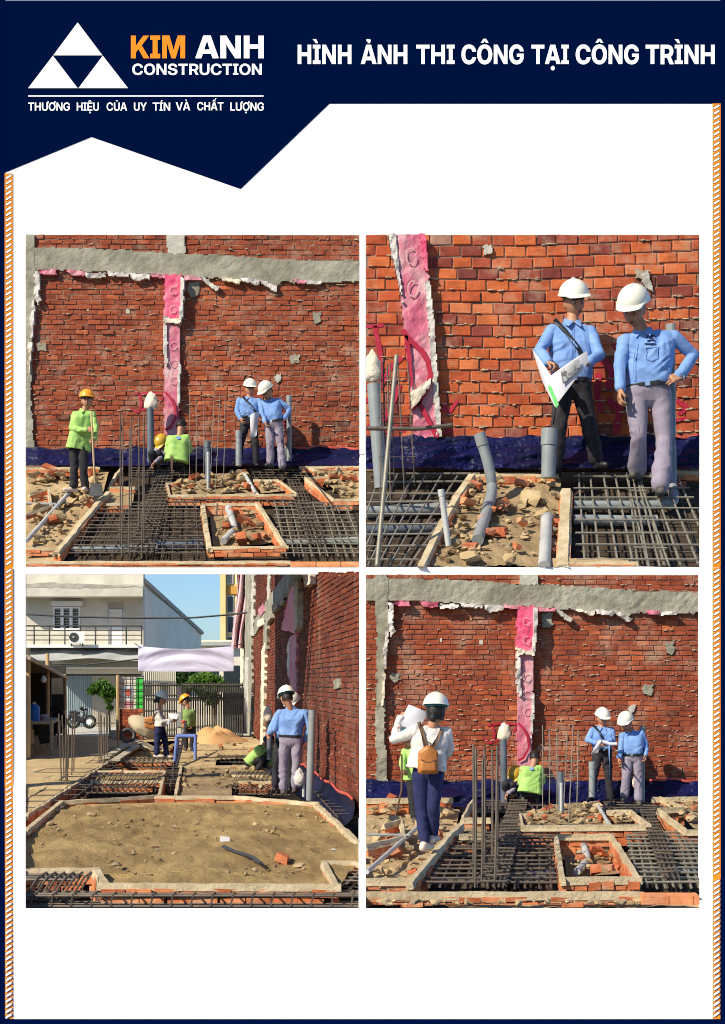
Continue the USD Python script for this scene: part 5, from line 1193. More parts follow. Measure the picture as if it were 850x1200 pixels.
WA, WS = V([-0.045, 16.85, 0.0]), 0.14
W_ALONG = unit([-WS, 1, 0]); W_IN = unit([1, WS, 0])
def w3(px, py, proud=0.0):
    d = 2.307 / (WS + (px - CX) / FPX) * 16.85 / 16.8
    return at(px, py, d) - W_IN * proud
def w3z(s, z): return WA + W_ALONG * s + V([0, 0, z])
t3 = thing('brick_wall', 'red brick party wall along the right of the yard, shade painted into its colour', 'wall')
SM = 35.5
top3 = [(s, 1.76 + 126.5 / FPX * (16.85 + s * W_ALONG[1])) for s in np.linspace(0, SM, 10)]
wall_poly = Polygon([(0, 0)] + [(-s, -z) for s, z in top3] + [(-SM, 0)]).buffer(0)
obj('mortar_bed', prism_on(wall_poly, lambda a, v: w3z(-a, -v) + W_IN * 0.02, lambda a, v: w3z(-a, -v) + W_IN * 0.25, 0), 'mortar_dark', t3)
c3 = []; rng = np.random.default_rng(77); H3, L3 = .080, .60; r = 0
while r * H3 < 5.2:
    a = -SM - rng.uniform(0, .6)
    while a < 0:
        l = L3 * rng.uniform(.9, 1.1); c3.append((a + .012, a + l - .012, -(r + 1) * H3 + .007, -r * H3 - .007)); a += l
    r += 1
lay_bricks(t3, lambda a, v: w3z(-a, -v), lambda a, v: (-W_ALONG, W_IN, V([0, 0, 1.0])), wall_poly, c3, 'shaded_brick', 0.011, 78, keep=300, lumpy=.10, lump_zone=lambda a, v: .35 + (2.6 if v > -1.2 else .5) * float(meshkit.noise(V([a * .6, v * 1.5, 2.0]))), rank=lambda x0, x1, y0, y1: -x1, T=.10,
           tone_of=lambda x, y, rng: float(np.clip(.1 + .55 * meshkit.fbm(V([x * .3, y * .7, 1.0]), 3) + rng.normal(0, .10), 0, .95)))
def on3(poly, proud, m, name, amp=0.4, seed=1, parent=t3, seg=4.0):
    P = wavy(poly, seed, amp * .7); P = P.intersection(sbox(*WIN3))
    rn = np.random.default_rng(seed)
    return obj(name, prism_on(P, lambda x, y: w3(x, y, proud * .45 + 0.03 * (meshkit.noise(V([x * .3, y * .3, seed])) - .3)), lambda x, y: w3(x, y, -.05), seg), m, parent, smooth=30)
on3([(296, 748), (312, 728), (330, 707), (352, 682), (372, 660), (350, 655), (330, 682), (312, 708), (296, 732)], .10, 'concrete', 'concrete_beam', .7, 2)
on3([(286, 655), (296, 655), (297, 760), (297, 868), (287, 870), (286, 760)], .12, 'concrete', 'concrete_column', .35, 3)
on3([(298, 655), (300, 655), (299, 745), (296, 745)], .14, 'concrete_light', 'concrete_column', .3, 4)
on3([(315, 655), (318, 655), (317, 706), (314, 710)], .05, 'concrete_light', 'concrete_column', .3, 5)
for k, (p, m) in enumerate((([(312, 735), (317, 722), (316, 760), (312, 765)], 'concrete'), ([(310, 760), (314, 752), (313, 800), (311, 870), (308, 875), (309, 800)], 'cement_bag'), ([(290, 770), (293, 770), (293, 830), (290, 870), (289, 830)], 'white_plastic'), ([(305, 715), (312, 706), (313, 716), (307, 724)], 'pink_plastic'), ([(304, 728), (311, 724), (311, 732), (305, 735)], 'cement_bag'), ([(284, 760), (287, 757), (287, 800), (284, 810)], 'cement_bag'))):
    on3(p, .16, m, 'lining_scrap', .3, 10 + k)
for k, (x, y) in enumerate(((318, 722), (326, 711), (334, 703), (343, 694), (350, 688), (355, 683))):
    on3([(x - 3, y - 2), (x + 3, y - 6), (x + 4, y + 2), (x, y + 7), (x - 3, y + 5)], .2, 'grey_rubble' if k % 2 else 'concrete', 'lining_scrap', .5, 30 + k)
on3([(393, 797), (399, 795), (400, 806), (394, 808)], .05, 'concrete', 'mortar_patch', .4, 50)
pk = thing('column_lining', 'hot pink plastic sheet hanging high on the dark party wall', 'plastic sheet')
on3([(346, 690), (353, 685), (352, 742), (335, 738)], .22, 'hot_pink_plastic', 'upper_sheet', .4, 60, pk)
on3([(351, 684), (356, 679), (355, 735), (352, 741)], .24, 'concrete_light', 'edge_strip', .4, 61, pk)
on3([(342, 748), (350, 742), (349, 816), (345, 818), (341, 790)], .10, 'pink_plastic', 'lower_sheet', .4, 62, pk)
on3([(340, 755), (343, 750), (342, 795), (340, 790)], .12, 'white_plastic', 'edge_strip', .3, 63, pk)
on3([(361, 655), (371, 665), (370, 684), (364, 688), (360, 676)], .2, 'cement_bag', 'torn_edge', .5, 64, pk)
tq = thing('tarp', 'navy tarp with red hem, shade painted into its colour, along the dark party wall', 'tarp')
def t3fn(u, v):
    s = 0.02 + 13.0 * u; z = 0.20 + 0.02 * np.sin(s * 3) - v * .42; n = meshkit.fbm(np.stack([s * .7, z * 4, s * 0], -1), 3, 4) - .5
    return WA + W_ALONG * s[..., None] + V([0, 0, 1.0]) * z[..., None] - W_IN * (0.06 + .25 * v ** 2 + .25 * n * (v + .2))[..., None]
obj('sheet', sheet(t3fn, 60, 10, .01), 'shaded_tarp', tq, smooth=True)
def h3fn(u, v):
    s = 0.02 + 9.0 * u; return WA + W_ALONG * s[..., None] + V([0, 0, 1.0]) * (.20 + .02 * np.sin(s * 3) + .04 * v)[..., None] - W_IN * .08
obj('hem', sheet(h3fn, 30, 3, .01), 'red_hem', tq, smooth=True)

def soil3(poly, h, seed, amp, m, label, **k):
    tag(ground_patch(G3, Polygon(poly).buffer(0).intersection(sbox(30, 800, 420.8, 1063.5)), h, seed, amp, 'soil_bed', m, **k), label, 'soil', kind='structure')
soil3([(30, 954), (76, 924), (126, 892), (166, 869), (290, 869), (300, 862), (30, 862)], -.03, 61, .03, 'yard_soil', 'sunlit sandy yard beside the foundation trenches', step=5, fine=.015)
tag(ground_patch(G3, Polygon([(10, 864), (330, 864), (330, 815), (10, 815)]), -.05, 62, .02, 'street', 'concrete_light', 14), 'pale concrete street in front of the house', 'street', kind='structure')
soil3([(30, 982), (76, 941), (370, 943), (421, 988), (421, 1012), (394, 1042), (116, 1042), (110, 1022), (30, 1022)], -.05, 63, .07, 'bed_soil', 'large brown earth bed inside the brick kerbs', step=2.5, fine=.05)
soil3([(206, 935), (213, 897), (300, 896), (326, 917), (272, 918), (272, 935)], -.05, 64, .05, 'soil', 'earth bed behind the large bed', step=3, fine=.04)
soil3([(112, 914), (190, 914), (192, 904), (116, 904)], -.05, 65, .03, 'bed_soil', 'narrow earth bed with brick rear edge', step=3, fine=.03)
soil3([(138, 890), (200, 890), (203, 874), (158, 874)], -.05, 66, .05, 'bed_soil', 'far earth bed at the feet of the woman', step=3, fine=.03)
soil3([(206, 899), (252, 899), (254, 890), (312, 890), (330, 880), (300, 866), (216, 868)], -.04, 67, .05, 'yard_soil', 'far sandy earth before the sand pile', step=3, fine=.03)
k3 = lambda pts, w, lab, seed, drop=.2, **k: kerb(G3, pts, w, 0.0, drop, lab + ' of the lower left picture', seed, WIN3, None, **k)
k3([(30, 1019), (112, 1018), (124, 1035)], 12, 'stepped front left kerb with grey mortar top', 81, .24, brick_every=28)
k3([(118, 1036), (396, 1037)], 10, 'long front kerb with orange bricks', 82, .16, brick_every=30)
k3([(394, 1037), (380, 1010), (421, 1010)], 9, 'right corner kerb around the front bar cage', 83, .2, brick_every=30)
k3([(72, 939), (182, 933), (276, 933), (372, 941)], 6, 'rear kerb of the large earth bed', 84, brick_every=22)
k3([(72, 939), (30, 973)], 8, 'left kerb of the large earth bed', 85, brick_every=16)
k3([(371, 942), (421, 987)], 8, 'right brick kerb of the large earth bed', 86, brick_every=14)
k3([(30, 956), (78, 925), (128, 892), (165, 870)], 4.5, 'long left outer kerb', 87, .25, brick_every=12)
k3([(112, 903), (192, 903)], 3.5, 'rear kerb of the narrow bed', 88); k3([(108, 915), (190, 915)], 5, 'front kerb of the narrow bed', 89, .18, brick_every=20); k3([(193, 904), (187, 931)], 4, 'kerb left of the small cross trench', 90)
k3([(206, 931), (213, 898)], 4, 'kerb right of the small cross trench', 91); k3([(213, 898), (300, 897)], 3, 'kerb behind the right earth bed', 92); k3([(280, 916), (322, 916)], 3, 'kerb before the crouching worker', 93)
k3([(134, 891), (202, 891)], 4.5, 'orange brick kerb under the woman', 94, brick_every=12); k3([(134, 891), (158, 873)], 3, 'slanting far kerb', 95); k3([(262, 907), (308, 908)], 4.5, 'rounded mortar kerb by the right mat', 96); k3([(225, 873), (292, 872)], 3.5, 'far orange brick row before the sand pile', 97, brick_every=10)
def cage(p0, p1, w, hgt, n, label, r=.012, h=-.12, diag=False):
    """A long bar cage: four bars tied with stirrups between two points of the ground."""
    t = thing('bar_cage', label, 'rebar'); A, B = G3.pt(*p0, h), G3.pt(*p1, h); e = unit(B - A); sd = unit(np.cross([0, 0, 1], e)); z = V([0, 0, 1.0])
    for a in (-.5, 0, .5):
        for b in (0, 1):
            obj('bar', tube([A + sd * w * a + z * hgt * b, (A + B) / 2 + sd * w * a + z * hgt * b, B + sd * w * a + z * hgt * b], r, 6), 'rebar_steel', t, smooth=50)
    for k in range(n):
        c = A + (B - A) * (k + .5) / n; o = e * (.12 if diag else .02)
        q = [c - sd * w * .55, c + sd * w * .55, c + sd * w * .55 + z * hgt * 1.1 + o, c - sd * w * .55 + z * hgt * 1.1 + o, c - sd * w * .55]
        obj('stirrup', tube(q, r * .8, 5), 'rebar_steel', t, smooth=50)
    return t
cage((28, 1060), (423, 1060), .2, .09, 17, 'long dark bar cage lying along the front of the lower left picture', .013, -.165)
cage((28, 1052), (92, 1052), .3, .18, 6, 'bent stirrup cage in the front left corner', .014, -.14, True)
cage((406, 1046), (423, 1030), .22, .08, 4, 'curled bars in the front right corner', .012, -.14)
cage((62, 925), (182, 925), 1.6, .10, 18, 'wide bar cage in the trench behind the large bed, left part', .011, -.16); cage((272, 925), (352, 926), 1.9, .10, 14, 'bar cage in front of the man in blue shirt', .011, -.16)
cage((106, 921), (184, 921), .3, .2, 12, 'zigzag bar cage before the narrow bed', .011, -.10, True); cage((270, 919), (312, 919), .5, .2, 8, 'short zigzag bar cage right of the middle bed', .011, -.1, True)
cage((120, 897), (198, 897), 1.5, .12, 14, 'bar cage behind the narrow bed', .011, -.12); cage((252, 893), (296, 893), .8, .12, 8, 'far bar cage by the crouching worker', .011, -.1)
cage((36, 962), (150, 880), .7, .12, 18, 'bar cage running back in the left trench', .012, -.16); cage((199, 928), (204, 898), .5, .1, 8, 'narrow bar cage in the small cross trench', .011, -.14)
cage((418, 968), (380, 930), .5, .12, 10, 'bar cage at the foot of the dark tarp', .011, -.14)
column_bars(G3, [(72, 920, 836, -3), (75, 915, 838, -2), (79, 918, 832, -2), (80, 905, 838), (84, 912, 836, 1), (86, 910, 832, 2), (77, 925, 850)], .013, 'tall dark starter bars at the left outer kerb', ties=(.15,))
column_bars(G3, [(116, 896, 833), (118, 893, 835), (119, 897, 838), (124, 893, 833, 1), (126, 896, 836), (122, 899, 840)], .013, 'second cluster of starter bars beyond the first', ties=(.2, .8))
column_bars(G3, [(126, 880, 840), (138, 882, 838)], .010, 'two far starter bars beside the brick pillar')
# small things on the large bed
pp = G3.pt(264, 985, -.02); th = thing('paper_cup', 'white scrap of paper standing on the large earth bed', 'paper')
obj('scrap', hexa(V([at(258, 990, pp[1]), at(270, 990, pp[1]), at(270, 990, pp[1] + .1), at(258, 990, pp[1] + .1)]), V([at(258, 980, pp[1]), at(269, 981, pp[1]), at(269, 981, pp[1] + .1), at(258, 980, pp[1] + .1)])), 'paper', th)
tt = thing('bent_wire', 'dark bent bar lying beside the white paper scrap', 'rebar'); obj('bar', tube([G3.pt(x, y, .0) for x, y in ((262, 992), (275, 998), (295, 1004), (306, 1012))], .018, 6), 'dark_metal', tt, smooth=50)
for k, (x, y, s, m, lab) in enumerate(((331, 1009, 13, 'kerb_brick', 'orange brick half buried in the front of the large bed'), (137, 1013, 9, 'grey_rubble', 'pinkish stone in the hollow at the front left of the large bed'), (182, 992, 6, 'rubble', 'pale flat stone near the middle of the large bed'), (352, 1014, 9, 'rubble', 'tan lump beside the half buried brick'), (391, 996, 6, 'concrete_light', 'small white stone at the right of the large bed'), (60, 965, 7, 'rubble', 'pale lump at the left edge of the large bed'), (350, 955, 6, 'grey_rubble', 'grey pebble at the rear right of the large bed'), (203, 1000, 6, 'rubble', 'flat stone behind the photographed middle of the bed'), (230, 965, 5, 'rubble', 'small stone in the rear half of the large bed'), (300, 908, 8, 'rubble', 'tan lump on the rounded mortar kerb'))):
    p = G3.pt(x, y, -.04); s_ = s * p[1] / FPX
    if m == 'kerb_brick': single('stone', broken_brick(p + V([0, 0, .03]), s_ * .9, np.random.default_rng(3)), m, lab, 'brick', uv=np.tile([.4, .5], (8, 1)))
    else: single('stone', rock(p, s_ * .8, 500 + k, 2, flat=(1.2, 1.2, .5)), m, lab, 'stone', smooth=45)
cr3 = stones(G3, [(40, 990), (80, 945), (365, 946), (412, 990), (390, 1028), (125, 1026)], -.06, 420, 4.0, 71, 'large earth bed', WIN3, big=10)
cr3 += stones(G3, [(212, 926), (216, 900), (298, 899), (316, 926)], -.03, 70, 5, 72, 'middle earth bed, lower left picture', WIN3, big=8)
cr3 += stones(G3, [(120, 890), (300, 890), (300, 870), (160, 872)], -.02, 60, 5, 73, 'far earth beds, lower left picture', WIN3, big=8, bricks=.4)
single('crumbs', trimesh.util.concatenate(cr3), 'soil', 'small crumbs of earth on the beds of the lower left picture', 'rubble', smooth=50, kind='stuff')
pipe_line(G3, [(363, 938, 0, 19.2), (366, 832, 0, 19.2)], 4.4, 'tall grey green pipe right of the man in blue shirt', 'pvc_grey', collar=False)
pipe_line(G3, [(356, 934, 0, 19.4), (356, 905, 0, 19.4)], 1.9, 'short pale pipe under the white bag', 'pvc_light', collar=False)
bag_on(at(351, 911, 19.35), 7 * 19.3 / FPX, 10 * 19.3 / FPX, 12, 'white cement bag pulled over the short pipe by the man in blue shirt', 'white_plastic')
bag_on(at(314, 836, 25), 5.5 * 25 / FPX, 9 * 25 / FPX, 13, 'tan cement bag on a pipe against the dark wall', 'cement_bag')
pipe_line(G3, [(316, 890, 0, 25.2), (316, 836, 0, 25.2)], 3.2, 'grey pipe under the tan bag against the dark wall', 'pvc_dark', collar=False)

TRIM[0] = None
# people of the yard
d = 20.0
t, sm, q, k = person('man in light blue shirt and white helmet seen from behind at the grey pipe', d, 1.0, dict(
    head=(336, 818, -.0), neck=(341, 829), sl=(328, 836), sr=(357, 836), el=(323, 854, .06), wl=(317, 858, .26), er=(364, 853, -.02), wr=(357, 868, .10), waist=(340, 862), hl=(334, 870), hr=(348, 870), kl=(332, 898, .02), kr=(347, 897, -.02), al=(332, 925), ar=(346, 923)),
    chest=172, yaw=205, pitch=20, seed=31, feet=(190, 165), fine=.7, flare=.058, wide=1.05)
t, sm, q, k = person('engineer in dark trousers mostly hidden behind the man in light blue shirt', d + 1.6, 1.0, dict(
    head=(343, 824), neck=(338, 833), sl=(325, 839), sr=(350, 839), el=(319, 852, -.05), wl=(315, 860, -.2), er=(352, 856), wr=(345, 862, -.2), waist=(335, 866), hl=(328, 872), hr=(340, 872), kl=(324, 896, -.04), kr=(340, 896), al=(323, 921), ar=(340, 921)),
    trousers='trousers_black', chest=-10, yaw=-20, pitch=30, seed=33, shoes='black_leather')
d = G3.depth(899)
t, sm, q, k = person('worker in yellow green shirt crouching at the far bar cage near the dark wall', d, 1.0, dict(
    head=(315, 868, .1), neck=(311, 873), sl=(304, 877, -.1), sr=(316, 876, .12), el=(305, 889, -.12), wl=(306, 899, -.1), er=(320, 886, .1), wr=(317, 896, .05), waist=(295, 891), hem=(292, 895), hl=(292, 894, -.08), hr=(295, 893, .08), kl=(309, 889, -.15), kr=(311, 889, .15), al=(300, 905, -.1), ar=(303, 904, .1)),
    shirt='shirt_green', trousers='trousers_black', helmet=None, chest=80, yaw=90, pitch=35, tucked=False, seed=35, collar=False, feet=(90, 90))
d = G3.depth(888.5)
t, sm, q, k = person('woman in white blouse and helmet standing side on with papers in the yard', d, .98, dict(
    head=(189, 820), neck=(187, 831), sl=(184, 836, -.17), sr=(187, 836, .15), el=(190, 846, -.2), wl=(202, 844, -.12), er=(193, 846, .17), wr=(204, 843, .08), waist=(187, 849), hem=(188, 851), hl=(186, 854, -.07), hr=(189, 854, .08), kl=(184, 870, -.08), kr=(194, 870, .06), al=(184, 884, -.08), ar=(195, 885, .07)),
    shirt='shirt_white', trousers='trousers_navy', shoes='shoe_tan', chest=88, yaw=85, pitch=18, tucked=False, seed=37, hair='long', feet=(80, 90), collar=False, wide=.8)
obj('strap', drape(sm, LineString([(184, 831), (180, 840), (179, 846)]).buffer(.7, cap_style='flat'), .02, .01, 1.5), 'strap_brown', t)
hb = thing('shoulder_bag', 'brown leather bag hanging behind the woman in the yard', 'bag'); p = at(176, 847, d - .08); u3 = d / FPX
hv = m3.Manifold.hull_points(np.vstack([ICO[2].vertices * r * u3 + p + V(o, ) * u3 for o, r in [((-4, 0, -4), 2.6), ((4, 0, -6), 2.6), ((-4, 0, 4), 2.6), ((3, 0, 5), 3), ((0, 4, 0), 3)]]))
obj('body', hv, 'brown_leather', hb, smooth=40); obj('flap', tube([p + V(o, ) * u3 for o in ((-6, -2.5, 1), (0, -3.2, -1), (6, -2.5, 0))], .7 * u3, 6), 'strap_brown', hb)
single('paper_sheaf', paper_sheet([(197, 836), (210, 837), (207, 843), (199, 842)], [d - .1, d - .1, d - .3, d - .3], '', '', .02), 'paper', 'white papers in the hands of the woman standing in the yard', 'paper', smooth=True)
single('paper_sheet', paper_sheet([(197, 845), (201, 842), (198, 849), (195, 848)], [d - .25, d - .25, d - .25, d - .25], '', '', .01), 'paper', 'loose sheet below the papers of the woman in the yard', 'paper', smooth=True)
d = 33.5
t, sm, q, k = person('worker in green shirt and orange helmet behind the blue trestle', d, 1.0, dict(
    head=(218, 822), neck=(220, 829), sl=(217, 834), sr=(226, 834), el=(217, 844, -.1), wl=(215, 848, -.25), er=(227, 845), wr=(224, 851, -.1), waist=(222, 849), hem=(222, 852), hl=(219, 854), hr=(225, 854), kl=(218, 866), kr=(225, 866), al=(218, 876), ar=(225, 876)),
    shirt='shirt_olive', trousers='trousers_black', helmet='helmet_orange', chest=-120, yaw=-110, pitch=35, tucked=False, seed=39, collar=False)
single('glove_bundle', rock(at(215, 846, d - .55), 4.0 * d / FPX, 91, 2), 'red_hem', 'bright red cloth bundle on top of the pole by the green worker', 'cloth', smooth=50)
single('long_pole', tube([at(218, 846, d - .5), at(213, 875, d - 4), at(207, 899, 27.0)], .03, 7), 'dark_metal', 'dark pole leaning from the red bundle down to the trench', 'pole', smooth=50)
tr = thing('trestle', 'blue painted steel trestle standing on the far earth bed', 'trestle'); d = 28.5
mat('blue_paint', (0.10, 0.16, 0.42), (0.16, 0.22, 0.48), 5, .5)
C = {n: at(x, y, d + o) for n, x, y, o in (('a', 207, 863, 0), ('b', 229, 863, 0), ('c', 205, 892, 0), ('e', 229, 890, 0), ('a2', 209, 862, .5), ('b2', 230, 862, .5), ('c2', 207, 884, .5), ('e2', 227, 882, .5))}
for nm, L in (('rail', ('a', 'b')), ('rail', ('a2', 'b2')), ('leg', ('a', 'c')), ('leg', ('b', 'e')), ('leg', ('a2', 'c2')), ('leg', ('b2', 'e2')), ('crossbar', ('a', 'a2')), ('crossbar', ('b', 'b2'))):
    obj(nm, tube([C[L[0]], C[L[1]]], .035, 8), 'blue_paint', tr, smooth=50)
# wheelbarrow tipped behind the woman, planks, sand, bucket
wb = thing('wheelbarrow', 'dusty tan wheelbarrow tipped on its side behind the woman', 'wheelbarrow'); d = 32.0
mat('dusty_tin', (.36, .29, .19), (.50, .42, .28), 3, .7)
def tray(u, v):
    a = u * 2 * np.pi; r = (.30 + .70 * v); x, y, z = .46 * r * np.cos(a), .27 * r * np.sin(a), .26 * v ** 1.5
    c = at(166, 858, d); R = trimesh.transformations.euler_matrix(-1.0, .55, .2)[:3, :3]
    return c + np.stack([x, y, z], -1) @ R.T
obj('tray', sheet(tray, 28, 8, .02), 'dusty_tin', wb, smooth=50)
obj('bottom', trimesh.Trimesh(tray(np.linspace(0, 1, 29)[:-1], np.zeros(28)), [[0, i, i + 1] for i in range(1, 27)], process=False), 'dusty_tin', wb)
for o in (0, .25): obj('handle', tube([at(150, 872 + o * 10, d - .3 + o), at(166, 868 + o * 10, d - .1 + o), at(184, 878 + o * 8, d + o)], .025, 7), 'weathered_wood', wb, smooth=50)
obj('wheel', trimesh.creation.torus(.16, .05, 16, 8, transform=trimesh.transformations.translation_matrix(at(150, 862, d + .2)) @ trimesh.transformations.euler_matrix(1.3, .3, 0)), 'dark_metal', wb, smooth=50)
for k, (a, b, lab) in enumerate((((124, 889), (160, 868), 'long pale plank slanting beside the left outer kerb'), ((136, 892), (166, 872), 'second plank beside the far bed'), ((160, 874), (196, 880), 'plank lying crosswise at the feet of the woman'))):
    A, B = G3.pt(*a, .04), G3.pt(*b, .04); e = unit(B - A); s_ = unit(np.cross([0, 0, 1], e)) * .09; q = V([A - s_, B - s_, B + s_, A + s_])
    m = hexa(q, q + V([0, 0, .05])); m = m if m.volume > 0 else (m.invert() or m)
    single('plank', m, 'weathered_wood', lab, 'plank')
def pile(u, v):
    a = u * 2 * np.pi; r = v; h = np.maximum(0, 1 - r) ** .85; n = meshkit.fbm(np.stack([3 * np.cos(a) * r, 3 * np.sin(a) * r, r * 0], -1), 3, 6) - .5
    c = G3.pt(246, 868, 0); return np.stack([c[0] + .15 + (.85 + .2 * np.sin(a * 2 + 1)) * r * np.cos(a), c[1] + 1.6 * r * np.sin(a), -.05 + .52 * h * (1 + 1.1 * n)], -1)
tag(obj('sand_pile', sheet(pile, 40, 14), 'sand', None, True), 'heap of orange sand behind the worker with the orange helmet', 'sand')
bk = thing('bucket', 'white plastic bucket at the foot of the small tree', 'bucket'); p = at(134, 868, 41)
obj('body', trimesh.creation.revolve([[0, 0], [.14, 0], [.18, .33], [.165, .33], [.13, .02], [0, .02]], sections=18, transform=trimesh.transformations.translation_matrix(p)), 'white_plastic', bk, smooth=40)
obj('handle', tube([p + V([.18 * math.cos(a), -.19, .20 + .12 * math.sin(a)]) for a in np.linspace(3.3, 6.1, 9)], .008, 5), 'dark_metal', bk)

# fence, posts, pillar with the posters
mat('fence_iron', (.045, .045, .04), (.09, .085, .075), 4, .6, metal=.3)
def fence(x0, x1, d, top, bot, n, label, rails):
    f = thing('iron_fence', label, 'fence')
    for i in range(n):
        x = x0 + (x1 - x0) * i / (n - 1)
        obj('bar', tube([at(x, bot, d), at(x, top + (i % 2) * .6, d)], .028, 5), 'fence_iron', f)
    for y in rails: obj('rail', tube([at(x0, y, d - .03), at(x1, y, d - .03)], .03, 5), 'fence_iron', f)
fence(169, 207, 42, 800, 865, 15, 'dark iron fence between the brick pillar and the pale post', (803, 815, 833, 862)); fence(213, 284, 42, 800, 864, 27, 'dark iron fence right of the pale post', (803, 818, 862))
ps = thing('gate_post', 'square pale concrete gate post with grey foot between the fences', 'post')
obj('post', hexa(*[V([at(x, y, d) for x, y, d in ((207.5, 866, 41.6), (212.5, 866, 41.6), (212.5, 866, 41.75), (207.5, 866, 41.75))]) + V([0, 0, z]) for z in (0, 1.70)]), 'concrete_light', ps)
obj('painted_foot', hexa(*[V([at(x, y, d) for x, y, d in ((207.2, 852, 41.57), (212.8, 852, 41.57), (212.8, 852, 41.8), (207.2, 852, 41.8))]) + V([0, 0, z]) for z in (0, .48)]), 'pvc_grey', ps)
mat('poster_cream', (.62, .55, .45), (.70, .64, .54), 3, .7); mat('poster_green', (.05, .52, .06), None, rough=.6); mat('poster_blue', (.35, .55, .62), (.75, .70, .70), 2.5, .6); mat('poster_pink', (.62, .25, .28), None, rough=.6)
pl_ = thing('brick_pillar', 'red brick gate pillar under a framed board of posters', 'pillar'); d = 40.0
obj('core', plate(sbox(140, 831, 167, 871), d + .02, .35), 'mortar', pl_)
for r_ in range(10):
    for c_ in range(4):
        x = 140 + c_ * 7 - (3.5 if r_ % 2 else 0); a, b = max(140, x), min(167, x + 6.6)
        if b - a > 1: obj('brick', plate(sbox(a, 831.3 + r_ * 4, b, 834.8 + r_ * 4), d, .12), 'red_brick', pl_, uv=np.tile([(.3 + .09 * ((r_ * 7 + c_ * 3) % 5)), .5], (8, 1)))
pb = thing('notice_board', 'framed board with small posters and a green strip above the brick pillar', 'notice board')
obj('board', plate(sbox(138, 794, 168, 830.5), d + .05, .04), 'poster_cream', pb); obj('green_strip', plate(sbox(159, 794.5, 167.5, 830), d + .035, .012), 'poster_green', pb); obj('poster', plate(sbox(144, 805, 156, 821), d + .035, .012), 'poster_blue', pb); obj('poster', plate(sbox(146, 821.5, 156, 829), d + .038, .012), 'poster_pink', pb); obj('picture', plate(wavy([(147, 809), (152, 807), (154, 813), (150, 817), (147, 814)], 2, .4), d + .027, .006), 'red_hem', pb)
for x in (138, 145.5, 153, 160.5, 168): obj('wire', tube([at(x, 792, d), at(x, 831, d)], .014, 5), 'fence_iron', pb)
for y in (793, 800.5, 808, 815.5, 823): obj('wire', tube([at(137, y, d - .02), at(169, y, d - .02)], .014, 5), 'fence_iron', pb)
obj('post', tube([at(138, 870, d - .05), at(138, 791, d - .05)], .05, 8), 'wood', pb)
# the cloth banner
mat('banner_cloth', (.56, .54, .70), (.64, .62, .77), 1.2, .8, trans=.12)
bn = thing('cloth_banner', 'plain pale lilac cloth banner strung across the yard above the fence', 'banner')
def ban(u, v):
    sag = 4 * u * (1 - u); px = 162 + 112 * u; py = 757 + 3.6 * sag + (786.5 - 757 - 3.0 * sag) * v
    fold = np.sin((v * 5 + sag * 2.5) * 2.2) * (1 - v) * .5 + meshkit.fbm(np.stack([u * 3, v * 4 + sag * 3, u * 0], -1), 3, 2) - .5
    d = 40.8 + .09 * fold; return np.stack([(px - CX) / FPX * 40.8, d, EYE + (HZ - py) / FPX * 40.8], -1)
obj('cloth', sheet(ban, 70, 24, .01), 'banner_cloth', bn, smooth=True)
for x, y in ((162, 757), (274, 757)): obj('cord', tube([at(x, y, 40.8), at(x + (-4 if x < 200 else 12), y - 3, 40.9)], .015, 5), 'dark_metal', bn)
cb = thing('overhead_cable', 'black cable crossing the sky and the house front', 'cable'); obj('cable', tube([at(x, y, 45) for x, y in ((-5, 719), (30, 720), (90, 723), (160, 724.5), (226, 724), (262, 721), (290, 718))], .035, 6), 'dark_metal', cb)
cb = thing('overhead_cable', 'thin cable hanging above the shed towards the house', 'cable'); obj('cable', tube([at(x, y, 44) for x, y in ((20, 770), (60, 778), (100, 779), (140, 775), (165, 772))], .03, 6), 'dark_metal', cb)

# the house across the street
mat('house_wall', (.46, .43, .35), (.62, .59, .50), .9, .9, .01); mat('house_white', (.70, .70, .68), (.78, .78, .76), 1.5, .8); mat('house_blue', (.27, .34, .36), (.34, .41, .43), 1.5, .7, stretch=(4, 1, 1)); mat('side_wall', (.66, .61, .46), (.76, .70, .55), .6, .9); mat('window_dark', (.02, .025, .03), None, rough=.15, spec=.5); mat('stain', (.30, .28, .23), (.44, .41, .35), 2, .9); mat('awning', (.30, .32, .31), (.42, .42, .39), .8, .7, .02, 3); mat('yellow_wall', (.68, .50, .20), (.74, .58, .28), .6, .9); mat('ochre', (.58, .29, .06), None, rough=.9); mat('leaf', (.045, .115, .018), (.11, .22, .03), 6, .6, trans=.25); mat('leaf_dark', (.02, .055, .012), (.05, .10, .02), 5, .6, trans=.2); mat('bark', (.14, .10, .06), (.22, .17, .11), 6, .9)
D = 52.0; hs = thing('street_house', 'two storey pale house with balcony, shutters and metal gate across the street', 'house')
obj('wall', plate(sbox(5, 660, 168, 858).difference(unary_union([sbox(62, 711, 94, 737), sbox(127, 712, 144, 756), sbox(74, 790, 166, 853)])), D, .4), 'house_wall', hs)
obj('room_back', plate(sbox(5, 700, 167, 857), D + .45, .1), 'window_dark', hs)
def ledge(x0, x1, y0, y1, out, name, m): return obj(name, hexa(V([at(x, y1, D + o) for x, o in ((x0, -out), (x1, -out), (x1, -.002), (x0, -.002))]) * V([1, 1, 0]) + V([0, 0, at(0, y1, D)[2]]), V([at(x, y1, D + o) for x, o in ((x0, -out), (x1, -out), (x1, -.002), (x0, -.002))]) * V([1, 1, 0]) + V([0, 0, at(0, y0, D)[2]])), m, hs)
ledge(5, 167.5, 687, 701, 1.1, 'parapet', 'house_wall'); ledge(5, 167.5, 756.5, 760, 1.2, 'balcony_slab', 'house_white')
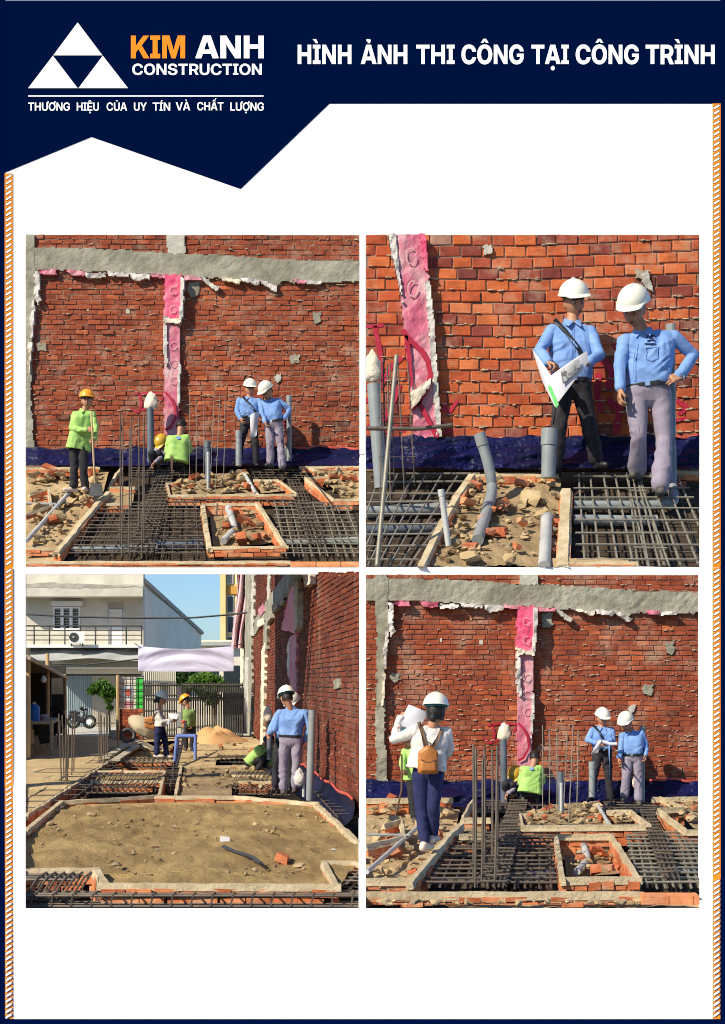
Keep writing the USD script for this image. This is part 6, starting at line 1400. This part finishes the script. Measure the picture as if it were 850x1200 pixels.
for k in range(3):
    a = 63 + k * 10.6; fr = obj('window', plate(sbox(a - 1, 711, a + 9.6, 738).difference(sbox(a + .6, 713, a + 7.8, 736)), D - .05, .14), 'house_white', hs)
    obj('pane', plate(sbox(a + .6, 713, a + 7.8, 736), D + .12, .02), 'window_dark', fr)
    for j in range(7): obj('slat', plate(sbox(a + .6, 714 + j * 3.2, a + 7.8, 715 + j * 3.2), D + .06, .04), 'stain', fr)
obj('window_hood', plate(sbox(60, 704.5, 96, 710), D - .2, .19), 'house_white', hs)
dr_ = obj('door', plate(sbox(127.5, 714, 143.5, 756.4), D + .05, .06), 'house_white', hs); obj('fanlight', plate(sbox(126.5, 706.5, 144.5, 713.4), D - .02, .03), 'stain', dr_); obj('panel', plate(sbox(129.5, 718, 141.5, 735), D + .035, .016), 'poster_cream', dr_)
for x in np.linspace(22, 166, 9): obj('railing_post', tube([at(x, 757, D - 1.15), at(x, 733.5, D - 1.15)], .03, 5), 'fence_iron', hs)
for y in (733.5, 739, 744.5, 750): obj('railing', tube([at(5, y, D - 1.15), at(167, y, D - 1.15)], .02 if y > 734 else .035, 5), 'fence_iron', hs)
def awn(u, v):
    px = 35 + 132 * u; py = 760 + 14 * v + 1.5 * np.sin(u * 9) * v; d = D - .3 - 1.3 * v + .15 * np.sin(u * 14 + v * 3)
    return np.stack([(px - CX) / FPX * d, d, EYE + (HZ - py) / FPX * D], -1)
obj('awning', sheet(awn, 50, 8, .02), 'awning', hs, smooth=True)
ledge(72, 166.5, 782, 784, .5, 'beam', 'house_white')
obj('metal_gate', plate(sbox(77, 792, 107, 852.5), D + .1, .05), 'house_blue', hs); obj('metal_gate', plate(sbox(107.4, 792, 165.5, 852.5), D + .12, .05), 'poster_cream', hs)
for x in np.linspace(79, 165, 40): obj('gate_slat', plate(sbox(x, 792, x + .7, 852), D + .05, .03), 'house_blue' if x < 107 else 'stain', hs)
for x0, x1, y0, y1 in ((80, 100, 796, 812), (80, 100, 815, 848)): obj('gate_panel', plate(sbox(x0, y0, x1, y1), D + .085, .012), 'house_blue', hs)
obj('stain_band', plate(wavy([(10, 684), (60, 683), (120, 685), (166, 687), (166, 688), (100, 689), (10, 688)], 4, .5), D - 1.113, .01), 'stain', hs)
ac = thing('air_conditioner', 'white outdoor air conditioner unit hung on the balcony railing', 'air conditioner'); Da = D - 1.6
obj('case', hexa(*[V([at(x, 755, d) for x, d in ((81, Da), (99, Da), (99, Da + .35), (81, Da + .35))]) * V([1, 1, 0]) + V([0, 0, at(0, y, Da)[2]]) for y in (754, 740)]), 'house_white', ac)
p = at(86.5, 746.8, Da - .01); obj('fan_grille', trimesh.creation.cylinder(.185, .03, 24, transform=trimesh.transformations.translation_matrix(p) @ trimesh.transformations.rotation_matrix(math.pi / 2, [1, 0, 0])), 'dark_metal', ac, smooth=30); obj('hub', ball(p - V([0, .015, 0]), .05, 2), 'stain', ac)
for x in (83, 96): obj('bracket', plate(sbox(x, 754.2, x + 1.2, 757.5), Da + .1, .1), 'dark_metal', ac)
# gable of the neighbouring shed hall, right of the house
def gab(px, py): u = (px - 168) / 64.0; return at(px, py, D + .2 + 12 * u)
gh = thing('workshop_hall', 'grey rendered hall with sloping roof edge right of the house', 'building')
obj('wall', prism_on([(168, 682), (236, 743), (236, 860), (168, 860)], gab, lambda x, y: gab(x, y) + V([-.3, .3, 0])), 'side_wall', gh)
obj('roof_edge', tube([gab(x, y) + V([.05, -.1, .03]) for x, y in ((168, 681.5), (202, 712), (236, 742.5))], .11, 6), 'stain', gh)
ob = thing('long_shed', 'long pale low building with white roof edge behind the fence', 'building'); D2_ = 68.0
obj('wall', plate(sbox(190, 756, 330, 860), D2_, .4), 'poster_cream', ob); obj('roof_edge', plate(sbox(193, 752, 330, 756.5), D2_ - .5, .49), 'awning', ob); obj('roof', plate(sbox(193, 750, 330, 752), D2_ - .3, 2.0), 'side_wall', ob); obj('door', plate(sbox(262, 780, 281, 845), D2_ - .04, .03), 'window_dark', ob); obj('window', plate(sbox(226, 785, 256, 800), D2_ - .04, .03), 'window_dark', ob)
for x in np.linspace(170, 205, 18): pass
ws = thing('steel_screen', 'grey ribbed steel screen behind the left fence', 'fence'); obj('sheet', plate(sbox(168, 787, 206, 818), 47.0, .05), 'awning', ws)
for x in np.linspace(169, 205, 16): obj('rib', plate(sbox(x, 787, x + .9, 818), 46.95, .04), 'side_wall', ws)
lw = thing('garden_wall', 'low beige wall behind the iron fence', 'wall'); obj('wall', plate(sbox(168, 818, 288, 862), 46.0, .2), 'poster_cream', lw); obj('dark_gate', plate(sbox(262, 806, 286, 862), 45.9, .06), 'window_dark', lw); obj('coping', plate(sbox(168, 816.5, 262, 818), 45.9, .4), 'house_white', lw)
yb = thing('apartment_block', 'yellow apartment block with ochre band and dark windows beyond the party wall', 'building'); D3_ = 80.0
obj('wall', plate(sbox(259, 640, 330, 850), D3_, .5), 'yellow_wall', yb); obj('pilaster', plate(sbox(258, 640, 264.5, 760), D3_ - .4, .39), 'yellow_wall', yb); obj('band', plate(sbox(265, 687, 300, 696), D3_ - .15, .14), 'ochre', yb)
for y0, y1 in ((698, 718), (722, 742), (746, 756), (664, 684)):
    w_ = obj('window', plate(sbox(266, y0, 274, y1), D3_ - .06, .05), 'house_white', yb); obj('pane', plate(sbox(266.8, y0 + 1, 273.2, y1 - 1), D3_ - .09, .02), 'window_dark' if y0 > 690 else 'stain', w_)
    w_ = obj('window', plate(sbox(277, y0, 285, y1), D3_ - .06, .05), 'house_white', yb); obj('pane', plate(sbox(277.8, y0 + 1, 284.2, y1 - 1), D3_ - .09, .02), 'window_dark', w_)
usdkit.material(stage, '/World/Looks/striped_cloth', {'g': ('geometry', {}), 'm': ('mapping', {'rotation': (0, 0.10, 0)}), 'w': ('wave_texture', {'wave_type': 'bands', 'bands_direction': 'x', 'scale': 2.6, 'distortion': 1.2, 'detail': 1.0}), 'r': ('rgb_ramp', {'ramp': [(0, (.62, .12, .13)), (.25, (.72, .58, .55)), (.45, (.70, .66, .66)), (.6, (.28, .32, .50)), (.8, (.66, .60, .60)), (1, (.60, .16, .18))]}), 'p': ('principled_bsdf', {'roughness': .7})}, [('g.position', 'm.vector'), ('m.vector', 'w.vector'), ('w.fac', 'r.fac'), ('r.color', 'p.base_color')], surface='p.BSDF')
sc = thing('striped_sheet', 'striped red, white and blue plastic sheet hanging at the far corner of the party wall', 'plastic sheet'); d = 47.0
pts = Polygon([(279, 668), (294, 668), (293, 700), (291, 722), (287, 740), (286, 762), (271, 757), (272, 742), (274, 722), (277, 700)])
def strip_(u, v):
    py = 668 + 92 * v; c = pts.intersection(LineString([(200, 0), (200, 1)]))
    lo = np.interp(py, [668, 700, 722, 742, 760], [279, 277, 274, 272, 270.5]); hi = np.interp(py, [668, 700, 722, 740, 760], [295, 294, 292, 288, 287]); px = lo + (hi - lo) * u
    dd = d + .25 * np.sin(u * 14 + v * 2) + .1 * np.sin(v * 9); return np.stack([(px - CX) / FPX * d, dd, EYE + (HZ - py) / FPX * d], -1)
obj('sheet', sheet(strip_, 30, 40, .02), 'striped_cloth', sc, smooth=True)
# greenery
def crown(pts_, n, r, size, seed, d0):
    rng = np.random.default_rng(seed); vs, fs, k = [], [], 0
    for i in range(n):
        cx, cy, cr = pts_[rng.integers(len(pts_))]; o = rng.normal(0, 1, 3); o /= np.linalg.norm(o); o *= rng.random() ** .45
        c = at(cx + o[0] * cr, cy + o[2] * cr, d0) + V([0, o[1] * cr * d0 / FPX, 0]); a, b = rng.normal(0, 1, 3), rng.normal(0, 1, 3); a = unit(a); b = unit(np.cross(a, b)); s = size * rng.uniform(.6, 1.3)
        vs += [c - a * s, c + b * s * .45, c + a * s, c - b * s * .45]; fs += [[k, k + 1, k + 2], [k, k + 2, k + 3]]; k += 4
    return trimesh.Trimesh(vs, fs, process=False)
st = thing('small_tree', 'small bright green tree with a thin bare trunk before the house gate', 'tree')
obj('crown', crown([(112, 807, 7), (120, 803, 8), (128, 808, 8), (134, 812, 6), (107, 810, 5), (127, 820, 5), (122, 812, 7), (129, 829, 3.2)], 1500, 0, .075, 3, 43.0), 'leaf', st); obj('trunk', tube([at(129, 862, 43), at(128.5, 840, 43), at(127, 822, 43), at(124, 810, 43)], [.035, .03, .025, .015], 7), 'bark', st, smooth=50)
for a in (((127, 824), (118, 808)), ((127, 826), (133, 813))): obj('branch', tube([at(*a[0], 43), at(*a[1], 43)], .014, 5), 'bark', st)
for lab, pts_, n, sd, m, d0 in (('dark leafy tree crown behind the left part of the fence', [(192, 800, 10), (204, 796, 11), (217, 798, 12), (228, 797, 11), (212, 808, 11)], 2600, 4, 'leaf_dark', 52), ('bright green bush behind the right fence', [(231, 800, 10), (243, 797, 11), (253, 802, 10), (240, 809, 10), (247, 817, 8)], 2400, 5, 'leaf', 44.5)):
    tb = thing('bush', lab, 'bush'); obj('crown', crown(pts_, n, 0, .12, sd, d0), m, tb); obj('trunk', tube([at(pts_[2][0], 862, d0), at(pts_[2][0] - 2, 830, d0), at(pts_[2][0], 806, d0)], [.09, .07, .04], 7), 'bark', tb, smooth=50)
    for x_ in (-10, 9): obj('branch', tube([at(pts_[2][0] - 1, 832, d0), at(pts_[2][0] + x_, 806, d0)], .03, 5), 'bark', tb)
# motorbike
mb = thing('motorbike', 'dark motor scooter parked before the metal gate of the house', 'motorbike'); d = 46.5; U_ = d / FPX
mat('tyre', (.018, .018, .018), None, rough=.8); mat('fairing', (.10, .13, .17), (.35, .38, .42), 1.5, .3)
rotx = trimesh.transformations.rotation_matrix(math.pi / 2, [1, 0, 0])
for x, y in ((105, 846), (86, 846)):
    p = at(x, y, d); w_ = obj('wheel', trimesh.creation.torus(.20, .055, 28, 10, transform=trimesh.transformations.translation_matrix(p) @ rotx), 'tyre', mb, smooth=50); obj('rim', trimesh.creation.cylinder(.10, .05, 18, transform=trimesh.transformations.translation_matrix(p) @ rotx), 'house_white' if x > 100 else 'dark_metal', w_, smooth=40)
B = lambda x, y, r, o=0: (at(x, y, d + o), r * U_)
obj('body', fuse([hullb(B(84, 838, 3), B(92, 842, 3), B(98, 845, 2)), hullb(B(97, 845, 2), B(99, 836, 2.6), B(101, 832, 2)), hullb(B(88, 843, 2.5), B(98, 846, 2.2))]), 'trousers_black', mb, smooth=45)
obj('front_fairing', fuse([hullb(B(97, 838, 2.4), B(101, 834, 2.4), B(99, 842, 1.8))]), 'fairing', mb, smooth=45); obj('seat', fuse([hullb(B(83, 834.5, 1.9), B(92, 836, 1.8))]), 'black_leather', mb, smooth=45)
obj('handlebar', tube([at(97, 829, d - .3), at(98, 829.5, d), at(97, 829, d + .3)], .02, 6), 'dark_metal', mb); obj('mudguard', fuse([hullb(B(101, 841, 1.3), B(105, 839, 1.3), B(109, 842, 1.2))]), 'fairing', mb, smooth=45); obj('fork', tube([at(99, 831, d), at(105, 846, d)], .025, 6), 'dark_metal', mb); obj('mirror', fuse([hullb(B(95, 830, 2.2), B(97, 832, 1.4))]), 'black_leather', mb, smooth=45)
# the open shed at the left edge
sh_ = thing('lean_to_shed', 'dark open shed with wooden posts and tin roof at the left edge of the yard', 'shed')
mat('tin_roof', (.10, .06, .045), (.17, .11, .08), 1.5, .8); mat('shed_shade', (.03, .028, .025), (.05, .045, .04), 2, .9)  # near black shed walls: the interior shade is put into their colour
for x, d_, y0, y1 in ((33, 30, 888, 768), (55.5, 36, 873, 766), (76, 42, 862, 790)): obj('post', tube([at(x, y0, d_), at(x + .5, (y0 + y1) / 2, d_), at(x, y1, d_)], .055, 8), 'wood', sh_, smooth=50)
roof = [at(12, 768, 29), at(34, 769, 29), at(79, 793, 42.5), at(12, 793, 42.5)]
obj('roof', hexa(V(roof, ) - V([0, 0, .05]), V(roof, )), 'tin_roof', sh_); obj('back_wall', plate(sbox(0, 780, 77, 860), 43.0, .06), 'shed_shade', sh_)
obj('side_wall', hexa(*[V([at(8, 0, 29.5), at(8.5, 0, 29.5), at(8.5, 0, 43), at(8, 0, 43)]) * V([1, 1, 0]) + V([0, 0, z]) for z in (-.1, 2.3)]), 'shed_shade', sh_); obj('rear_wall', plate(sbox(10, 775, 60, 862), 38.5, .06), 'shed_shade', sh_)  # left wall is unseen, added to keep the sun out of the shed
obj('eave', tube([at(34, 771, 28.9), at(79, 795, 42.4)], .05, 6), 'weathered_wood', sh_)
dl = [(at(31, 0, 30)[0] - 1.4, 30.0), (at(20, 0, 42)[0], 42)]
ld = thing('work_table', 'rough wooden table loaded with dark things inside the shed', 'table'); d = 33.0
for i, (x, y) in enumerate(((29, 843), (72, 843))): pass
q = [at(26, 846, 31.5), at(62, 846, 31.5), at(70, 841, 36), at(26, 841, 36)]; obj('top', hexa(V(q, ) - V([0, 0, .06]), V(q, )), 'weathered_wood', ld)
for x, d_ in ((36, 31.6), (60.5, 31.6), (69, 35.8)): obj('leg', tube([at(x, 800 + 1.8 * FPX / d_, d_), at(x, 844, d_)], .05, 6), 'weathered_wood', ld)
obj('cloth', plate(wavy([(44, 848), (60, 847), (60, 872), (46, 872)], 2, .6), 31.7, .05), 'shed_shade', ld)
jg = thing('water_jug', 'bright blue water barrel standing on the shed table', 'barrel'); p = at(40, 845, 32.2); mat('jug_blue', (.02, .13, .50), (.03, .18, .58), 4, .35)
obj('body', trimesh.creation.revolve([[0, 0], [.14, 0], [.15, .03], [.14, .12], [.15, .15], [.14, .25], [.15, .28], [.12, .38], [.06, .42], [0, .42]], sections=20, transform=trimesh.transformations.translation_matrix(p)), 'jug_blue', jg, smooth=40); obj('cap', ball(p + V([0, 0, .43]), .055, 2), 'white_plastic', jg)
single('plastic_bag', rock(at(52, 840, 32.5), .13, 44, 2), 'white_plastic', 'crumpled white bag beside the blue barrel in the shed', 'bag', smooth=50); single('red_box', broken_brick(at(47, 842, 32.8), .12, np.random.default_rng(3)), 'red_hem', 'small red box between the barrel and the white bag', 'box')
lb = thing('hanging_bulb', 'unlit white light bulb hanging in the dark shed', 'light bulb'); p = at(51, 797, 33); obj('bulb', fuse([hullb((p, .075), (p + V([0, 0, .09]), .035))]), 'house_white', lb, smooth=50); obj('wire', tube([p + V([0, 0, .1]), at(51, 779, 33)], .01, 5), 'dark_metal', lb)
for k, (x, y, s) in enumerate(((64, 838, .22), (69, 846, .2), (58, 852, .24))): single('old_tyre', trimesh.creation.torus(s, s * .3, 20, 8, transform=trimesh.transformations.translation_matrix(at(x, y, 38)) @ trimesh.transformations.euler_matrix(1.3, .3 * k, 0)), 'tyre', ('old dark tyre hanging at the back of the shed', 'old dark tyre at the right end of the shed', 'old dark tyre under the shed table')[k], 'tyre', smooth=50)
single('plastic_basin', hexa(*[V([at(x, y, d) for x, y, d in ((29, 872, 31), (40, 872, 31), (40, 872, 31.5), (29, 872, 31.5))]) + V([0, 0, z]) for z in (0, .35)]), 'wood', 'wooden crate standing beside the front post of the shed', 'crate')
